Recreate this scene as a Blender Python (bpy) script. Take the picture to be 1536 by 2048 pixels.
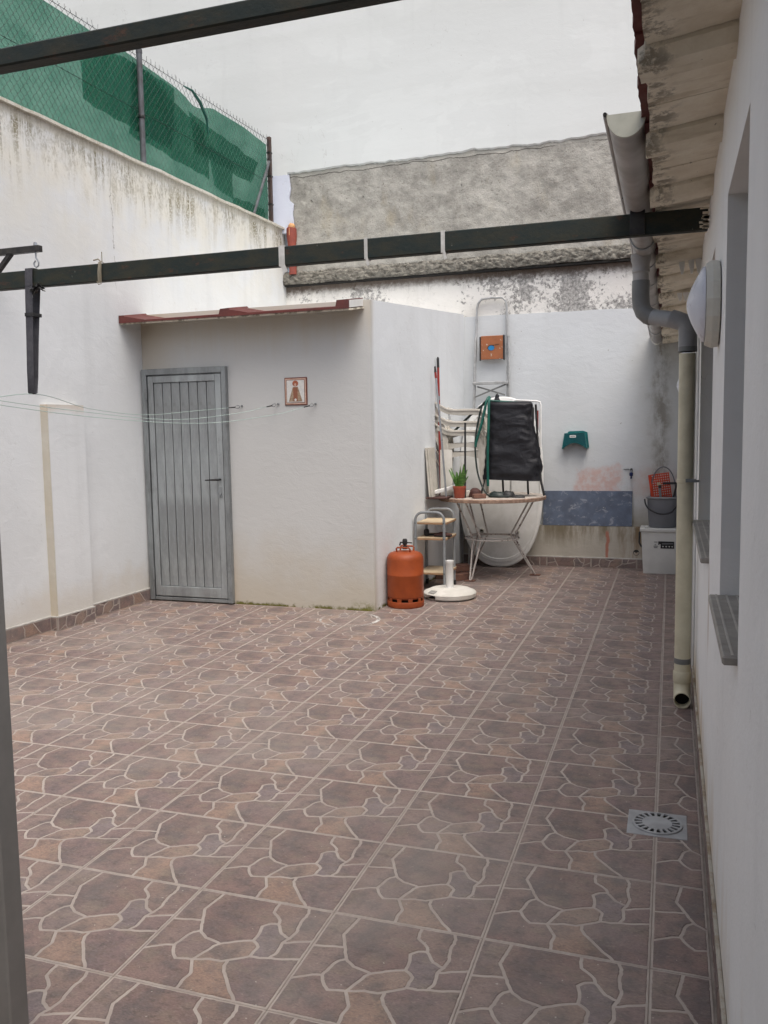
import bpy, math, random
from mathutils import Vector, Matrix, noise as mnoise
for o in list(bpy.data.objects): bpy.data.objects.remove(o)
random.seed(7)
S = bpy.context.scene
COL = S.collection
R = math.radians

# ------------------------------------------------------------------ camera
cam_d = bpy.data.cameras.new('camera'); cam = bpy.data.objects.new('camera', cam_d); COL.objects.link(cam)
cam_d.sensor_fit = 'VERTICAL'; cam_d.sensor_height = 36.0; cam_d.lens = 1702.25 / 2048 * 36.0
cam_d.clip_start = 0.05; cam_d.clip_end = 500
def cam_axes(yaw, pit, rol):
    cy, sy, cp, sp, cr, sr = math.cos(yaw), math.sin(yaw), math.cos(pit), math.sin(pit), math.cos(rol), math.sin(rol)
    f = Vector((-sy*cp, cy*cp, sp)); r = Vector((cy, sy, 0)); u = r.cross(f)
    return r*cr + u*sr, u*cr - r*sr, f
_r, _u, _f = cam_axes(R(18.663), R(-5.369), R(-0.933))
CAMLOC = Vector((0.933, -3.138, 1.426))
cam.matrix_world = Matrix(((_r.x, _u.x, -_f.x, CAMLOC.x), (_r.y, _u.y, -_f.y, CAMLOC.y), (_r.z, _u.z, -_f.z, CAMLOC.z), (0, 0, 0, 1)))
S.camera = cam
S.render.resolution_x = 768; S.render.resolution_y = 1024

# ------------------------------------------------------------------ world, sun, exposure
SUN_DIR = Vector((0.27, -0.33, 0.90)).normalized()      # towards the sun
W = bpy.data.worlds.new('World'); S.world = W; W.use_nodes = True
wn, wl = W.node_tree.nodes, W.node_tree.links
for n in list(wn): wn.remove(n)
sky = wn.new('ShaderNodeTexSky'); sky.sky_type = 'NISHITA'; sky.sun_disc = False
sky.sun_elevation = math.asin(SUN_DIR.z); sky.sun_rotation = math.atan2(SUN_DIR.x, SUN_DIR.y)
sky.air_density = 1.0; sky.dust_density = 6.0; sky.ozone_density = 1.0
hs = wn.new('ShaderNodeHueSaturation'); hs.inputs['Saturation'].default_value = 0.8   # thin even cloud
bg = wn.new('ShaderNodeBackground'); bg.inputs['Strength'].default_value = 0.15
wo = wn.new('ShaderNodeOutputWorld')
wl.new(sky.outputs[0], hs.inputs['Color']); wl.new(hs.outputs[0], bg.inputs['Color']); wl.new(bg.outputs[0], wo.inputs[0])
sun_d = bpy.data.lights.new('sun', 'SUN'); sun_d.energy = 1.0; sun_d.angle = R(50); sun_d.color = (1.0, 1.0, 0.975)
sun = bpy.data.objects.new('sun', sun_d); COL.objects.link(sun)
sun.rotation_euler = SUN_DIR.to_track_quat('Z', 'Y').to_euler()
vs = S.view_settings
vs.view_transform = 'Standard'; vs.look = 'None'; vs.gamma = 1; vs.exposure = 0.42; vs.use_curve_mapping = False
S.cycles.max_bounces = 5; S.cycles.diffuse_bounces = 3; S.cycles.glossy_bounces = 2; S.cycles.transparent_max_bounces = 8

# ------------------------------------------------------------------ material helpers
class NT:
    def __init__(s, name):
        s.m = bpy.data.materials.new(name); s.m.use_nodes = True
        s.t = s.m.node_tree; s.n = s.t.nodes; s.l = s.t.links
        s.b = s.n['Principled BSDF']; s.out = s.n['Material Output']; s._pos = None
    def new(s, t, **k):
        x = s.n.new(t)
        for a, v in k.items(): setattr(x, a, v)
        return x
    def put(s, sock, v):
        if hasattr(v, 'is_linked') or isinstance(v, bpy.types.NodeSocket): s.l.new(v, sock)
        elif isinstance(v, (tuple, list)) and len(v) == 3 and sock.type == 'RGBA': sock.default_value = (*v, 1)
        else: sock.default_value = v
    def math(s, op, a, b=0.0, c=None, clamp=False):
        x = s.new('ShaderNodeMath', operation=op, use_clamp=clamp)
        s.put(x.inputs[0], a); s.put(x.inputs[1], b)
        if c is not None: s.put(x.inputs[2], c)
        return x.outputs[0]
    def pos(s):
        if s._pos is None:
            g = s.new('ShaderNodeNewGeometry'); sp = s.new('ShaderNodeSeparateXYZ'); s.l.new(g.outputs['Position'], sp.inputs[0])
            s._pos = (g.outputs['Position'], sp.outputs[0], sp.outputs[1], sp.outputs[2])
        return s._pos
    def obj(s): return s.new('ShaderNodeTexCoord').outputs['Object']
    def scale(s, vec, sc, loc=(0, 0, 0)):
        x = s.new('ShaderNodeMapping'); s.l.new(vec, x.inputs[0]); x.inputs['Scale'].default_value = sc; x.inputs['Location'].default_value = loc
        return x.outputs[0]
    def noise(s, scale, detail=4, rough=0.55, vec=None, dist=0.0, w=None):
        x = s.new('ShaderNodeTexNoise'); x.inputs['Scale'].default_value = scale; x.inputs['Detail'].default_value = detail
        x.inputs['Roughness'].default_value = rough; x.inputs['Distortion'].default_value = dist
        s.l.new(vec if vec is not None else s.pos()[0], x.inputs['Vector'])
        return x.outputs[0]
    def step(s, x, a, b, c=0.0, d=1.0):
        m = s.new('ShaderNodeMapRange', interpolation_type='SMOOTHSTEP'); s.put(m.inputs[0], x)
        m.inputs[1].default_value = a; m.inputs[2].default_value = b; m.inputs[3].default_value = c; m.inputs[4].default_value = d
        return m.outputs[0]
    def mul(s, *a):
        r = a[0]
        for k in a[1:]: r = s.math('MULTIPLY', r, k)
        return r
    def mix(s, f, a, b, blend='MIX'):
        x = s.new('ShaderNodeMix', data_type='RGBA', blend_type=blend); s.put(x.inputs[0], f); s.put(x.inputs[6], a); s.put(x.inputs[7], b)
        return x.outputs[2]
    def color(s, c): s.put(s.b.inputs['Base Color'], c)
    def rough(s, v): s.put(s.b.inputs['Roughness'], v)
    def bump(s, h, strength=0.3, dist=0.01):
        x = s.new('ShaderNodeBump'); x.inputs['Strength'].default_value = strength; x.inputs['Distance'].default_value = dist
        s.l.new(h, x.inputs['Height']); s.l.new(x.outputs[0], s.b.inputs['Normal'])
    def box(s, x, z, x0, x1, z0, z1, soft=0.05):
        a = s.mul(s.step(x, x0-soft, x0+soft), s.step(x, x1-soft, x1+soft, 1, 0))
        b = s.mul(s.step(z, z0-soft, z0+soft), s.step(z, z1-soft, z1+soft, 1, 0))
        return s.mul(a, b)

def pm(name, c1, c2=None, scale=6, rough=0.6, bump=0.0, bscale=60, metal=0.0, spec=0.4, lo=0.35, hi=0.65, obj=True, coat=0):
    """plain procedural material: two tones mottled by noise, roughness variation, fine bump"""
    t = NT(name); v = t.obj() if obj else t.pos()[0]
    if c2 is None: c2 = tuple(x*0.82 for x in c1)
    f = t.step(t.noise(scale, 6, 0.6, v), lo, hi)
    t.color(t.mix(f, c1, c2))
    t.rough(t.step(t.noise(scale*2.3, 3, 0.5, v), 0.2, 0.8, max(0.03, rough-0.1), min(1, rough+0.1)))
    t.b.inputs['Metallic'].default_value = metal; t.b.inputs['Specular IOR Level'].default_value = spec
    if coat: t.b.inputs['Coat Weight'].default_value = coat
    if bump: t.bump(t.noise(bscale, 4, 0.6, v), bump, 0.004)
    return t.m

# ------------------------------------------------------------------ mesh helpers
class MB:
    def __init__(s): s.v = []; s.f = []; s.m = []
    def add(s, vs_, fs, mi=0):
        k = len(s.v); s.v += [tuple(p) for p in vs_]
        for f in fs: s.f.append([i+k for i in f]); s.m.append(mi)
        return s
    def box(s, x0, x1, y0, y1, z0, z1, mi=0, M=None, ch=0.0):
        """box, with chamfered edges when ch > 0"""
        c = Vector(((x0+x1)/2, (y0+y1)/2, (z0+z1)/2)); h = ((x1-x0)/2, (y1-y0)/2, (z1-z0)/2)
        if ch <= 0:
            vs_ = [Vector((sx*h[0], sy*h[1], sz*h[2])) for sx in (-1, 1) for sy in (-1, 1) for sz in (-1, 1)]
            fs = [(0,1,3,2), (4,6,7,5), (0,4,5,1), (2,3,7,6), (0,2,6,4), (1,5,7,3)]
        else:
            ch = min(ch, min(h)*0.9); vs_ = []; idx = {}
            for sx in (-1, 1):
                for sy in (-1, 1):
                    for sz in (-1, 1):
                        for ax in range(3):
                            p = [sx*h[0], sy*h[1], sz*h[2]]; sg = (sx, sy, sz)
                            for a in range(3):
                                if a != ax: p[a] -= sg[a]*ch
                            idx[(sx, sy, sz, ax)] = len(vs_); vs_.append(Vector(p))
            fs = []
            for ax in range(3):
                a, b = [(1, 2), (2, 0), (0, 1)][ax]
                for sg in (-1, 1):
                    q = []
                    for (sa, sb) in ((-1, -1), (1, -1), (1, 1), (-1, 1)):
                        k = [0, 0, 0]; k[ax] = sg; k[a] = sa; k[b] = sb; q.append(idx[(*k, ax)])
                    fs.append(tuple(q if sg > 0 else q[::-1]))
            for ax in range(3):
                a, b = [(1, 2), (2, 0), (0, 1)][ax]
                for sa in (-1, 1):
                    for sb in (-1, 1):
                        k0 = [0, 0, 0]; k1 = [0, 0, 0]; k0[ax] = -1; k1[ax] = 1
                        for k in (k0, k1): k[a] = sa; k[b] = sb
                        q = [idx[(*k0, a)], idx[(*k1, a)], idx[(*k1, b)], idx[(*k0, b)]]
                        fs.append(tuple(q if sa*sb < 0 else q[::-1]))
            for sx in (-1, 1):
                for sy in (-1, 1):
                    for sz in (-1, 1):
                        q = [idx[(sx, sy, sz, a)] for a in range(3)]
                        fs.append(tuple(q if sx*sy*sz > 0 else q[::-1]))
        vs_ = [(M @ p if M is not None else p) + c for p in vs_]
        return s.add(vs_, fs, mi)
    def bar(s, a, b, w, h, mi=0, up=(0, 0, 1), ch=0.0):
        """square bar from a to b"""
        a = Vector(a); b = Vector(b); d = b-a; L = d.length; z = d.normalized(); u = Vector(up)
        if abs(z.dot(u)) > 0.99: u = Vector((0, 1, 0))
        x = u.cross(z).normalized(); y = z.cross(x)
        M3 = Matrix((x, y, z)).transposed(); c = (a+b)/2
        t = MB().box(-w/2, w/2, -h/2, h/2, -L/2, L/2, mi, None, ch)
        return s.add([M3 @ Vector(p) + c for p in t.v], t.f, mi)
    def tube(s, pts, r, n=10, mi=0, caps=True, closed=False):
        pts = [Vector(p) for p in pts]; k = len(pts); rs = r if isinstance(r, (list, tuple)) else [r]*k
        tang = []
        for i in range(k):
            if closed: d = pts[(i+1) % k]-pts[i-1]
            else: d = pts[min(i+1, k-1)]-pts[max(i-1, 0)]
            tang.append(d.normalized())
        u = Vector((0, 0, 1)) if abs(tang[0].z) < 0.9 else Vector((1, 0, 0))
        x = (u - tang[0]*u.dot(tang[0])).normalized(); vs_ = []; fs = []
        for i in range(k):
            x = (x - tang[i]*x.dot(tang[i])).normalized(); y = tang[i].cross(x)
            for j in range(n):
                a = 2*math.pi*j/n; vs_.append(pts[i] + (x*math.cos(a)+y*math.sin(a))*rs[i])
        for i in range(k if closed else k-1):
            for j in range(n):
                a, b = i*n+j, i*n+(j+1) % n; c, d = ((i+1) % k)*n+(j+1) % n, ((i+1) % k)*n+j
                fs.append((a, b, c, d))
        if caps and not closed: fs.append(tuple(range(n-1, -1, -1))); fs.append(tuple(range((k-1)*n, k*n)))
        return s.add(vs_, fs, mi)
    def lathe(s, prof, c=(0, 0, 0), n=32, mi=0, axis='z', sx=1.0, sy=1.0, closed=False, caps=True):
        vs_ = []; fs = []; k = len(prof)
        for (r, z) in prof:
            for j in range(n):
                a = 2*math.pi*j/n; p = (r*math.cos(a)*sx, r*math.sin(a)*sy, z)
                if axis == 'x': p = (p[2], p[0], p[1])
                if axis == 'y': p = (p[1], p[2], p[0])
                vs_.append((p[0]+c[0], p[1]+c[1], p[2]+c[2]))
        for i in range(k if closed else k-1):
            for j in range(n):
                i2 = (i+1) % k
                fs.append((i*n+j, i*n+(j+1) % n, i2*n+(j+1) % n, i2*n+j))
        if not closed and caps:
            if prof[0][0] > 1e-6: fs.append(tuple(range(n-1, -1, -1)))
            if prof[-1][0] > 1e-6: fs.append(tuple(range((k-1)*n, k*n)))
        return s.add(vs_, fs, mi)
    def prism(s, poly, fn, d0, d1, mi=0):
        """2-D polygon poly extruded from d0 to d1; fn(u,v,d) -> xyz"""
        n = len(poly); vs_ = [fn(u, v, d0) for u, v in poly] + [fn(u, v, d1) for u, v in poly]
        fs = [tuple(range(n-1, -1, -1)), tuple(range(n, 2*n))] + [(i, (i+1) % n, n+(i+1) % n, n+i) for i in range(n)]
        return s.add(vs_, fs, mi)
    def sheet(s, fn, nu, nv, mi=0, flip=False):
        vs_ = [fn(i/nu, j/nv) for i in range(nu+1) for j in range(nv+1)]; fs = []
        for i in range(nu):
            for j in range(nv):
                a = i*(nv+1)+j; q = (a, a+nv+1, a+nv+2, a+1); fs.append(q[::-1] if flip else q)
        return s.add(vs_, fs, mi)
    def slab(s, fn, nu, nv, th, mi=0):
        """closed thick sheet: fn(u,v) -> Vector, th -> offset vector"""
        th = Vector(th); A = [[Vector(fn(i/nu, j/nv)) for j in range(nv+1)] for i in range(nu+1)]
        vs_ = [p for r in A for p in r] + [p+th for r in A for p in r]; o = (nu+1)*(nv+1); fs = []
        g = lambda i, j: i*(nv+1)+j
        for i in range(nu):
            for j in range(nv):
                q = (g(i, j), g(i+1, j), g(i+1, j+1), g(i, j+1)); fs.append(q[::-1]); fs.append(tuple(k+o for k in q))
        ring = [g(i, 0) for i in range(nu)] + [g(nu, j) for j in range(nv)] + [g(i, nv) for i in range(nu, 0, -1)] + [g(0, j) for j in range(nv, 0, -1)]
        for a, b in zip(ring, ring[1:]+ring[:1]): fs.append((a, b, b+o, a+o))
        return s.add(vs_, fs, mi)
    def mesh(s, name, mats, off=(0, 0, 0), ang=35):
        me = bpy.data.meshes.new(name); o = Vector(off)
        me.from_pydata([Vector(p)-o for p in s.v], [], s.f)
        for m in (mats if isinstance(mats, (list, tuple)) else [mats]): me.materials.append(m)
        me.polygons.foreach_set('material_index', s.m)
        me.update(); me.validate()
        import bmesh
        b = bmesh.new(); b.from_mesh(me); bmesh.ops.recalc_face_normals(b, faces=b.faces); b.to_mesh(me); b.free()
        me.shade_smooth(); me.set_sharp_from_angle(angle=R(ang))
        return me
    def build(s, name, mats, parent=None, ang=35):
        off = root_loc(parent)
        o = bpy.data.objects.new(name, s.mesh(name, mats, off, ang)); COL.objects.link(o)
        if parent is not None: o.parent = parent
        return o
def root_loc(p):
    if p is None: return Vector((0, 0, 0))
    while p.parent is not None: p = p.parent
    return Vector(p.location)
def thing(name, label, cat, loc=(0, 0, 0), group=None):
    o = bpy.data.objects.new(name, None); COL.objects.link(o); o.location = loc; o.empty_display_size = 0.1
    return tag(o, label, cat, group)
def tag(o, label, cat, group=None):
    o['label'] = label; o['category'] = cat
    if group: o['group'] = group
    return o
def struct(name, loc=(0, 0, 0)):
    o = bpy.data.objects.new(name, None); COL.objects.link(o); o.location = loc; o.empty_display_size = 0.1; o['kind'] = 'structure'; return o
def copy_part(src, parent, loc=None, rot=None):
    c = src.copy(); COL.objects.link(c); c.parent = parent
    if loc is not None: c.location = loc
    if rot is not None: c.rotation_euler = rot
    return c
def arc(c, r, a0, a1, n, fn): return [fn(c[0]+r*math.cos(a0+(a1-a0)*i/n), c[1]+r*math.sin(a0+(a1-a0)*i/n)) for i in range(n+1)]
def rnd(a, b): return random.uniform(a, b)
def N3(x, y, z, s=1.0): return mnoise.noise(Vector((x*s, y*s, z*s)))
def FB(x, y, z, s=1.0, o=5): return mnoise.fractal(Vector((x*s, y*s, z*s)), 0.9, 2.1, o)

# ------------------------------------------------------------------ materials
def mat_plaster(name, base, dark, stain=None, bump=0.25):
    t = NT(name); f = t.step(t.noise(1.3, 6, 0.6), 0.3, 0.75); c = t.mix(t.mul(f, 0.9), base, dark); pt_ = t.step(t.noise(0.7, 4, 0.7, t.scale(t.pos()[0], (1, 1, 1.6), (3, 6, 2)), 0.8), 0.50, 0.53); c = t.mix(t.mul(pt_, 0.28), c, tuple(x*0.88 for x in base))
    streak = t.step(t.noise(1.0, 5, 0.6, t.scale(t.pos()[0], (5, 5, 0.35))), 0.52, 0.8)
    c = t.mix(t.mul(streak, 0.36), c, tuple(x*0.80 for x in dark)); hc = t.mul(t.step(t.math('ABSOLUTE', t.math('SUBTRACT', t.noise(0.55, 6, 0.72, dist=0.3), 0.5)), 0.0, 0.0016, 1, 0), t.step(t.noise(0.9, 2, 0.5), 0.52, 0.6)); c = t.mix(t.mul(hc, 0.28), c, (0.3, 0.28, 0.25))
    spots = t.step(t.noise(38, 2, 0.5), 0.74, 0.80); c = t.mix(t.mul(spots, 0.35), c, (0.25, 0.22, 0.18))
    if stain: c = stain(t, c)
    t.color(c); t.rough(0.85); t.b.inputs['Specular IOR Level'].default_value = 0.2
    h = t.math('ADD', t.noise(9, 4, 0.6, t.scale(t.pos()[0], (1, 1, 1.8)), 0.6), t.mul(t.noise(110, 3, 0.6), 0.3)); t.bump(h, bump, 0.010)
    return t.m
def st_left(t, c):
    _, x, y, z = t.pos(); n = t.noise(1.0, 5, 0.65, t.scale(t.pos()[0], (14, 14, 1.1))); n2 = t.noise(3.0, 5, 0.6)
    warm = t.mul(t.step(z, 2.3, 3.5), t.step(n2, 0.25, 0.7), 0.55); c = t.mix(warm, c, (0.74, 0.70, 0.57))
    top = t.mul(t.step(t.math('ADD', z, t.mul(n2, 0.45)), 3.30, 3.90), t.step(n, 0.47, 0.58), t.step(t.noise(55, 3, 0.7), 0.34, 0.58), t.step(t.noise(2.3, 3, 0.6, t.scale(t.pos()[0], (1, 1, 0.5), (4, 4, 1))), 0.36, 0.58)); c = t.mix(t.mul(top, 0.9), c, (0.16, 0.135, 0.06))
    d2 = t.mul(t.step(t.math('ADD', z, t.mul(n, 0.6)), 3.05, 3.9), t.step(t.noise(1.0, 6, 0.7, t.scale(t.pos()[0], (9, 9, 0.7), (3, 1, 2))), 0.5, 0.72), 0.35); c = t.mix(d2, c, (0.36, 0.33, 0.24))
    bl = t.mul(t.step(t.math('ADD', z, t.mul(t.noise(2.6, 4, 0.65, t.scale(t.pos()[0], (1, 1, 0.6), (7, 2, 1))), 1.1)), 3.85, 4.25), t.step(t.noise(24, 6, 0.8, t.scale(t.pos()[0], (1.6, 1.6, 0.7))), 0.46, 0.60)); c = t.mix(t.mul(bl, 0.62), c, (0.20, 0.18, 0.115))
    cap = t.mul(t.step(z, 3.63, 3.66), 0.6); c = t.mix(cap, c, (0.6, 0.57, 0.48))
    low = t.mul(t.step(t.math('SUBTRACT', z, t.mul(n2, 0.5)), 0.15, -0.12), 0.4); c = t.mix(low, c, (0.52, 0.44, 0.32))
    cr = t.math('ABSOLUTE', t.math('SUBTRACT', t.math('ADD', y, t.mul(t.noise(7, 4, 0.7), 0.12)), 2.92))
    crack = t.mul(t.step(cr, 0.001, 0.005, 1, 0), t.step(z, 2.5, 2.8), t.step(t.noise(6, 3, 0.6), 0.42, 0.5)); c = t.mix(t.mul(crack, 0.7), c, (0.2, 0.19, 0.17))
    return c
def st_shade_shed(t, c):
    _, x, y, z = t.pos(); c = t.mix(t.step(y, 3.14, 3.26, 0.9, 0.0), c, (0.47, 0.468, 0.45)); n2 = t.noise(2.2, 5, 0.65); n = t.noise(1.0, 5, 0.6, t.scale(t.pos()[0], (10, 10, 0.9)))  # front face coloured darker than the side, painting in its weaker light
    low = t.mul(t.step(t.math('SUBTRACT', z, t.mul(t.math('SUBTRACT', n2, 0.5), 0.9)), 0.75, 0.0), t.step(y, 3.14, 3.3, 0.7, 0.08)); c = t.mix(low, c, (0.46, 0.40, 0.30))
    hi = t.mul(t.step(t.math('ADD', z, t.mul(n, 0.5)), 2.25, 2.7), t.step(y, 3.14, 3.3, 0.5, 0.0)); c = t.mix(hi, c, (0.50, 0.42, 0.30))
    rx = t.mul(t.step(t.math('ADD', x, t.mul(n2, 0.2)), -2.55, -2.35, 1, 0), t.step(z, 0.75, 0.1), 0.5); c = t.mix(rx, c, (0.62, 0.40, 0.22))
    cor = t.mul(t.step(t.math('ADD', x, t.mul(n, 0.3)), -3.2, -2.75, 1, 0), t.step(z, 1.5, 2.1), 0.45); c = t.mix(cor, c, (0.45, 0.36, 0.23))
    moss = t.mul(t.step(t.math('SUBTRACT', z, t.mul(t.noise(18, 5, 0.7), 0.07)), 0.0, -0.03), t.step(t.noise(9, 4, 0.6), 0.35, 0.5)); c = t.mix(moss, c, (0.12, 0.115, 0.03))
    mc = t.mul(t.box(x, z, -1.47, -1.29, -0.2, 0.05, 0.05), t.step(t.noise(26, 4, 0.7), 0.42, 0.56)); c = t.mix(t.mul(mc, 0.85), c, (0.15, 0.15, 0.03))
    return c
def st_back(t, c):
    _, x, y, z = t.pos(); nx = t.noise(4.5, 5, 0.65); nz = t.noise(6.5, 5, 0.65, t.scale(t.pos()[0], (1, 1, 1), (7, 3, 5)))
    X = t.math('ADD', x, t.mul(t.math('SUBTRACT', nx, 0.5), 0.30)); Z = t.math('ADD', z, t.mul(t.math('SUBTRACT', nz, 0.5), 0.22))
    pk = t.math('MAXIMUM', t.box(X, Z, 0.0, 0.47, 0.74, 1.02, 0.045), t.mul(t.box(X, Z, 0.60, 1.2, 0.74, 0.99, 0.09), 0.75)); c = t.mix(t.mul(pk, t.step(t.noise(22, 4, 0.6), 0.3, 0.6, 0.35, 0.9)), c, (0.62, 0.44, 0.40))
    blk = t.mul(t.box(t.math('ADD', x, t.mul(t.math('SUBTRACT', nx, 0.5), 0.26)), Z, 0.77, 0.90, 0.9, 2.45, 0.07), t.step(t.noise(10, 6, 0.75, t.scale(t.pos()[0], (1, 1, 0.5))), 0.34, 0.62)); c = t.mix(t.mul(blk, 0.78), c, (0.10, 0.085, 0.065))
    wide = t.mul(t.box(X, Z, 0.62, 1.3, 0.45, 2.5, 0.2), 0.35); c = t.mix(wide, c, (0.42, 0.38, 0.30))
    low = t.mul(t.step(Z, 0.72, 0.42), t.step(x, 0.3, 0.62), 0.7); c = t.mix(low, c, (0.30, 0.26, 0.19))
    dots = t.mul(t.step(t.noise(26, 1, 0.3), 0.785, 0.795), 0.5); c = t.mix(dots, c, (0.2, 0.17, 0.14))
    return c
def st_old(t, c):
    _, x, y, z = t.pos(); big = t.noise(1.9, 4, 0.6, t.scale(t.pos()[0], (1, 1, 1), (2.3, 0, 1))); n = t.noise(21, 6, 0.78, dist=0.3)
    g = t.math('ADD', big, t.mul(t.math('SUBTRACT', n, 0.5), 0.85)); right = t.step(x, -1.6, 0.1, -0.01, 0.125); g = t.math('ADD', g, right)
    m = t.step(g, 0.565, 0.61); c = t.mix(t.mul(m, 0.85), c, t.mix(t.step(t.noise(34, 5, 0.75), 0.38, 0.62), (0.13, 0.128, 0.125), (0.46, 0.45, 0.43)))
    mo = t.mul(t.step(t.math('ADD', z, t.mul(t.noise(1.0, 5, 0.7, t.scale(t.pos()[0], (16, 16, 3))), 0.5)), 3.15, 3.42), t.step(t.noise(30, 4, 0.75), 0.40, 0.58)); c = t.mix(t.mul(mo, 0.75), c, (0.14, 0.125, 0.11))
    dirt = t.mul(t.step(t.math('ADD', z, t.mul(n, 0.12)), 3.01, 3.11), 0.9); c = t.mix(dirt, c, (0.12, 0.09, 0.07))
    return c
def st_plinth(t, c):
    _, x, y, z = t.pos(); n = t.noise(1.0, 6, 0.7, t.scale(t.pos()[0], (11, 11, 2.0)))
    m = t.mul(t.step(t.math('ADD', z, t.mul(n, 0.28)), 0.33, 0.60), t.step(n, 0.3, 0.62)); c = t.mix(t.mul(m, 0.85), c, (0.17, 0.14, 0.085))
    r = t.mul(t.step(x, 0.33, 0.62), t.step(n, 0.38, 0.66)); c = t.mix(t.mul(r, 0.7), c, (0.22, 0.15, 0.085))
    ps = t.math('ABSOLUTE', t.math('SUBTRACT', t.math('ADD', x, t.mul(t.noise(9, 3, 0.5), 0.05)), t.math('ADD', 0.345, t.mul(z, 0.03))))
    c = t.mix(t.mul(t.step(ps, 0.012, 0.02, 1, 0), t.step(z, 0.36, 0.40, 1, 0), 0.85), c, (0.42, 0.16, 0.11))
    return c
def st_right(t, c):
    _, x, y, z = t.pos(); n = t.noise(1.0, 5, 0.65, t.scale(t.pos()[0], (7, 7, 1.2)))
    low = t.mul(t.step(t.math('SUBTRACT', z, t.mul(t.math('SUBTRACT', n, 0.5), 0.7)), 0.38, 0.02), t.step(y, -0.9, 0.3, 0.35, 0.9)); c = t.mix(low, c, (0.55, 0.42, 0.26))
    rust = t.mul(t.step(t.math('ABSOLUTE', t.math('SUBTRACT', y, 0.12)), 0.02, 0.07, 1, 0), t.box(x, z, 0, 2, 0.62, 0.92, 0.08), t.step(n, 0.4, 0.6), 0.5); c = t.mix(rust, c, (0.35, 0.22, 0.12))
    return c
def st_tall(t, c):
    band = t.step(t.noise(1.0, 4, 0.6, t.scale(t.pos()[0], (0.3, 0.3, 3.2))), 0.42, 0.68); c = t.mix(t.mul(band, 0.22), c, (0.60, 0.625, 0.60))
    return c
M_LEFT = mat_plaster('left_wall_plaster', (0.715, 0.74, 0.75), (0.655, 0.675, 0.68), st_left)
def st_pil(t, c):
    _, x, y, z = t.pos(); n = t.noise(3.0, 5, 0.6); m = t.mul(t.step(y, 1.956, 1.966, 1, 0), t.step(n, 0.1, 0.6, 0.7, 1.0)); c = t.mix(m, c, (0.50, 0.465, 0.39))
    tp_ = t.mul(t.step(t.math('ADD', z, t.mul(n, 0.12)), 1.64, 1.72), 0.7); c = t.mix(tp_, c, (0.60, 0.52, 0.42)); low = t.mul(t.step(t.math('SUBTRACT', z, t.mul(n, 0.5)), 0.15, -0.12), 0.4); return t.mix(low, c, (0.52, 0.44, 0.32))
M_PIL = mat_plaster('pilaster_plaster', (0.715, 0.74, 0.75), (0.655, 0.675, 0.68), st_pil)
M_SHED = mat_plaster('shed_plaster', (0.765, 0.795, 0.81), (0.705, 0.73, 0.74), st_shade_shed)
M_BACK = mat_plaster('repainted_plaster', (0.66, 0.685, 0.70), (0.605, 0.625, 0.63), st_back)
M_OLD = mat_plaster('old_flaking_plaster', (0.78, 0.765, 0.73), (0.70, 0.68, 0.63), st_old, 0.5)
M_PLINTH = mat_plaster('plinth_plaster', (0.50, 0.47, 0.41), (0.39, 0.36, 0.30), st_plinth, 0.4)
M_RIGHT = mat_plaster('house_plaster', (0.88, 0.885, 0.87), (0.82, 0.82, 0.80), st_right)
M_TALL = mat_plaster('tall_wall_paint', (0.76, 0.79, 0.775), (0.72, 0.75, 0.735), st_tall, 0.15)
M_BLUEW = mat_plaster('bluish_white_paint', (0.70, 0.74, 0.84), (0.66, 0.70, 0.80), None, 0.3)
def mat_render():
    t = NT('grey_cement_render'); n = t.noise(5, 7, 0.7); f = t.step(n, 0.32, 0.68)
    c = t.mix(f, (0.47, 0.455, 0.41), (0.29, 0.28, 0.25)); w = t.step(t.noise(1.7, 5, 0.6, t.scale(t.pos()[0], (1, 1, 1.4), (5, 1, 9))), 0.45, 0.68)
    c = t.mix(t.mul(w, 0.65), c, (0.58, 0.565, 0.51)); y_ = t.step(t.noise(2.6, 4, 0.6, t.scale(t.pos()[0], (1, 1, 0.5), (1, 8, 3))), 0.55, 0.72); c = t.mix(t.mul(y_, 0.4), c, (0.43, 0.37, 0.25))
    ck = t.step(t.noise(34, 6, 0.75, t.scale(t.pos()[0], (1, 1, 1.5)), 0.6), 0.56, 0.66); c = t.mix(t.mul(ck, 0.75), c, (0.15, 0.14, 0.12))
    _, x, y, z = t.pos(); zz = t.math('ADD', z, t.mul(t.math('SUBTRACT', t.noise(1.0, 4, 0.65, t.scale(t.pos()[0], (3.2, 0.01, 0.01))), 0.5), 0.10)); ck2 = t.mul(t.step(t.math('ABSOLUTE', t.math('SUBTRACT', zz, 4.262)), 0.002, 0.007, 1, 0), t.step(t.noise(2.1, 2, 0.5), 0.36, 0.46)); c = t.mix(t.mul(ck2, 0.85), c, (0.07, 0.065, 0.055)); lip = t.mul(t.step(zz, 4.262, 4.27), 0.5); c = t.mix(lip, c, (0.56, 0.545, 0.48))
    t.color(c); t.rough(0.95); t.b.inputs['Specular IOR Level'].default_value = 0.15
    t.bump(t.math('ADD', t.noise(20, 6, 0.7), t.mul(t.noise(75, 4, 0.7), 0.5)), 0.9, 0.014); return t.m
M_REND = mat_render()
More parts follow.
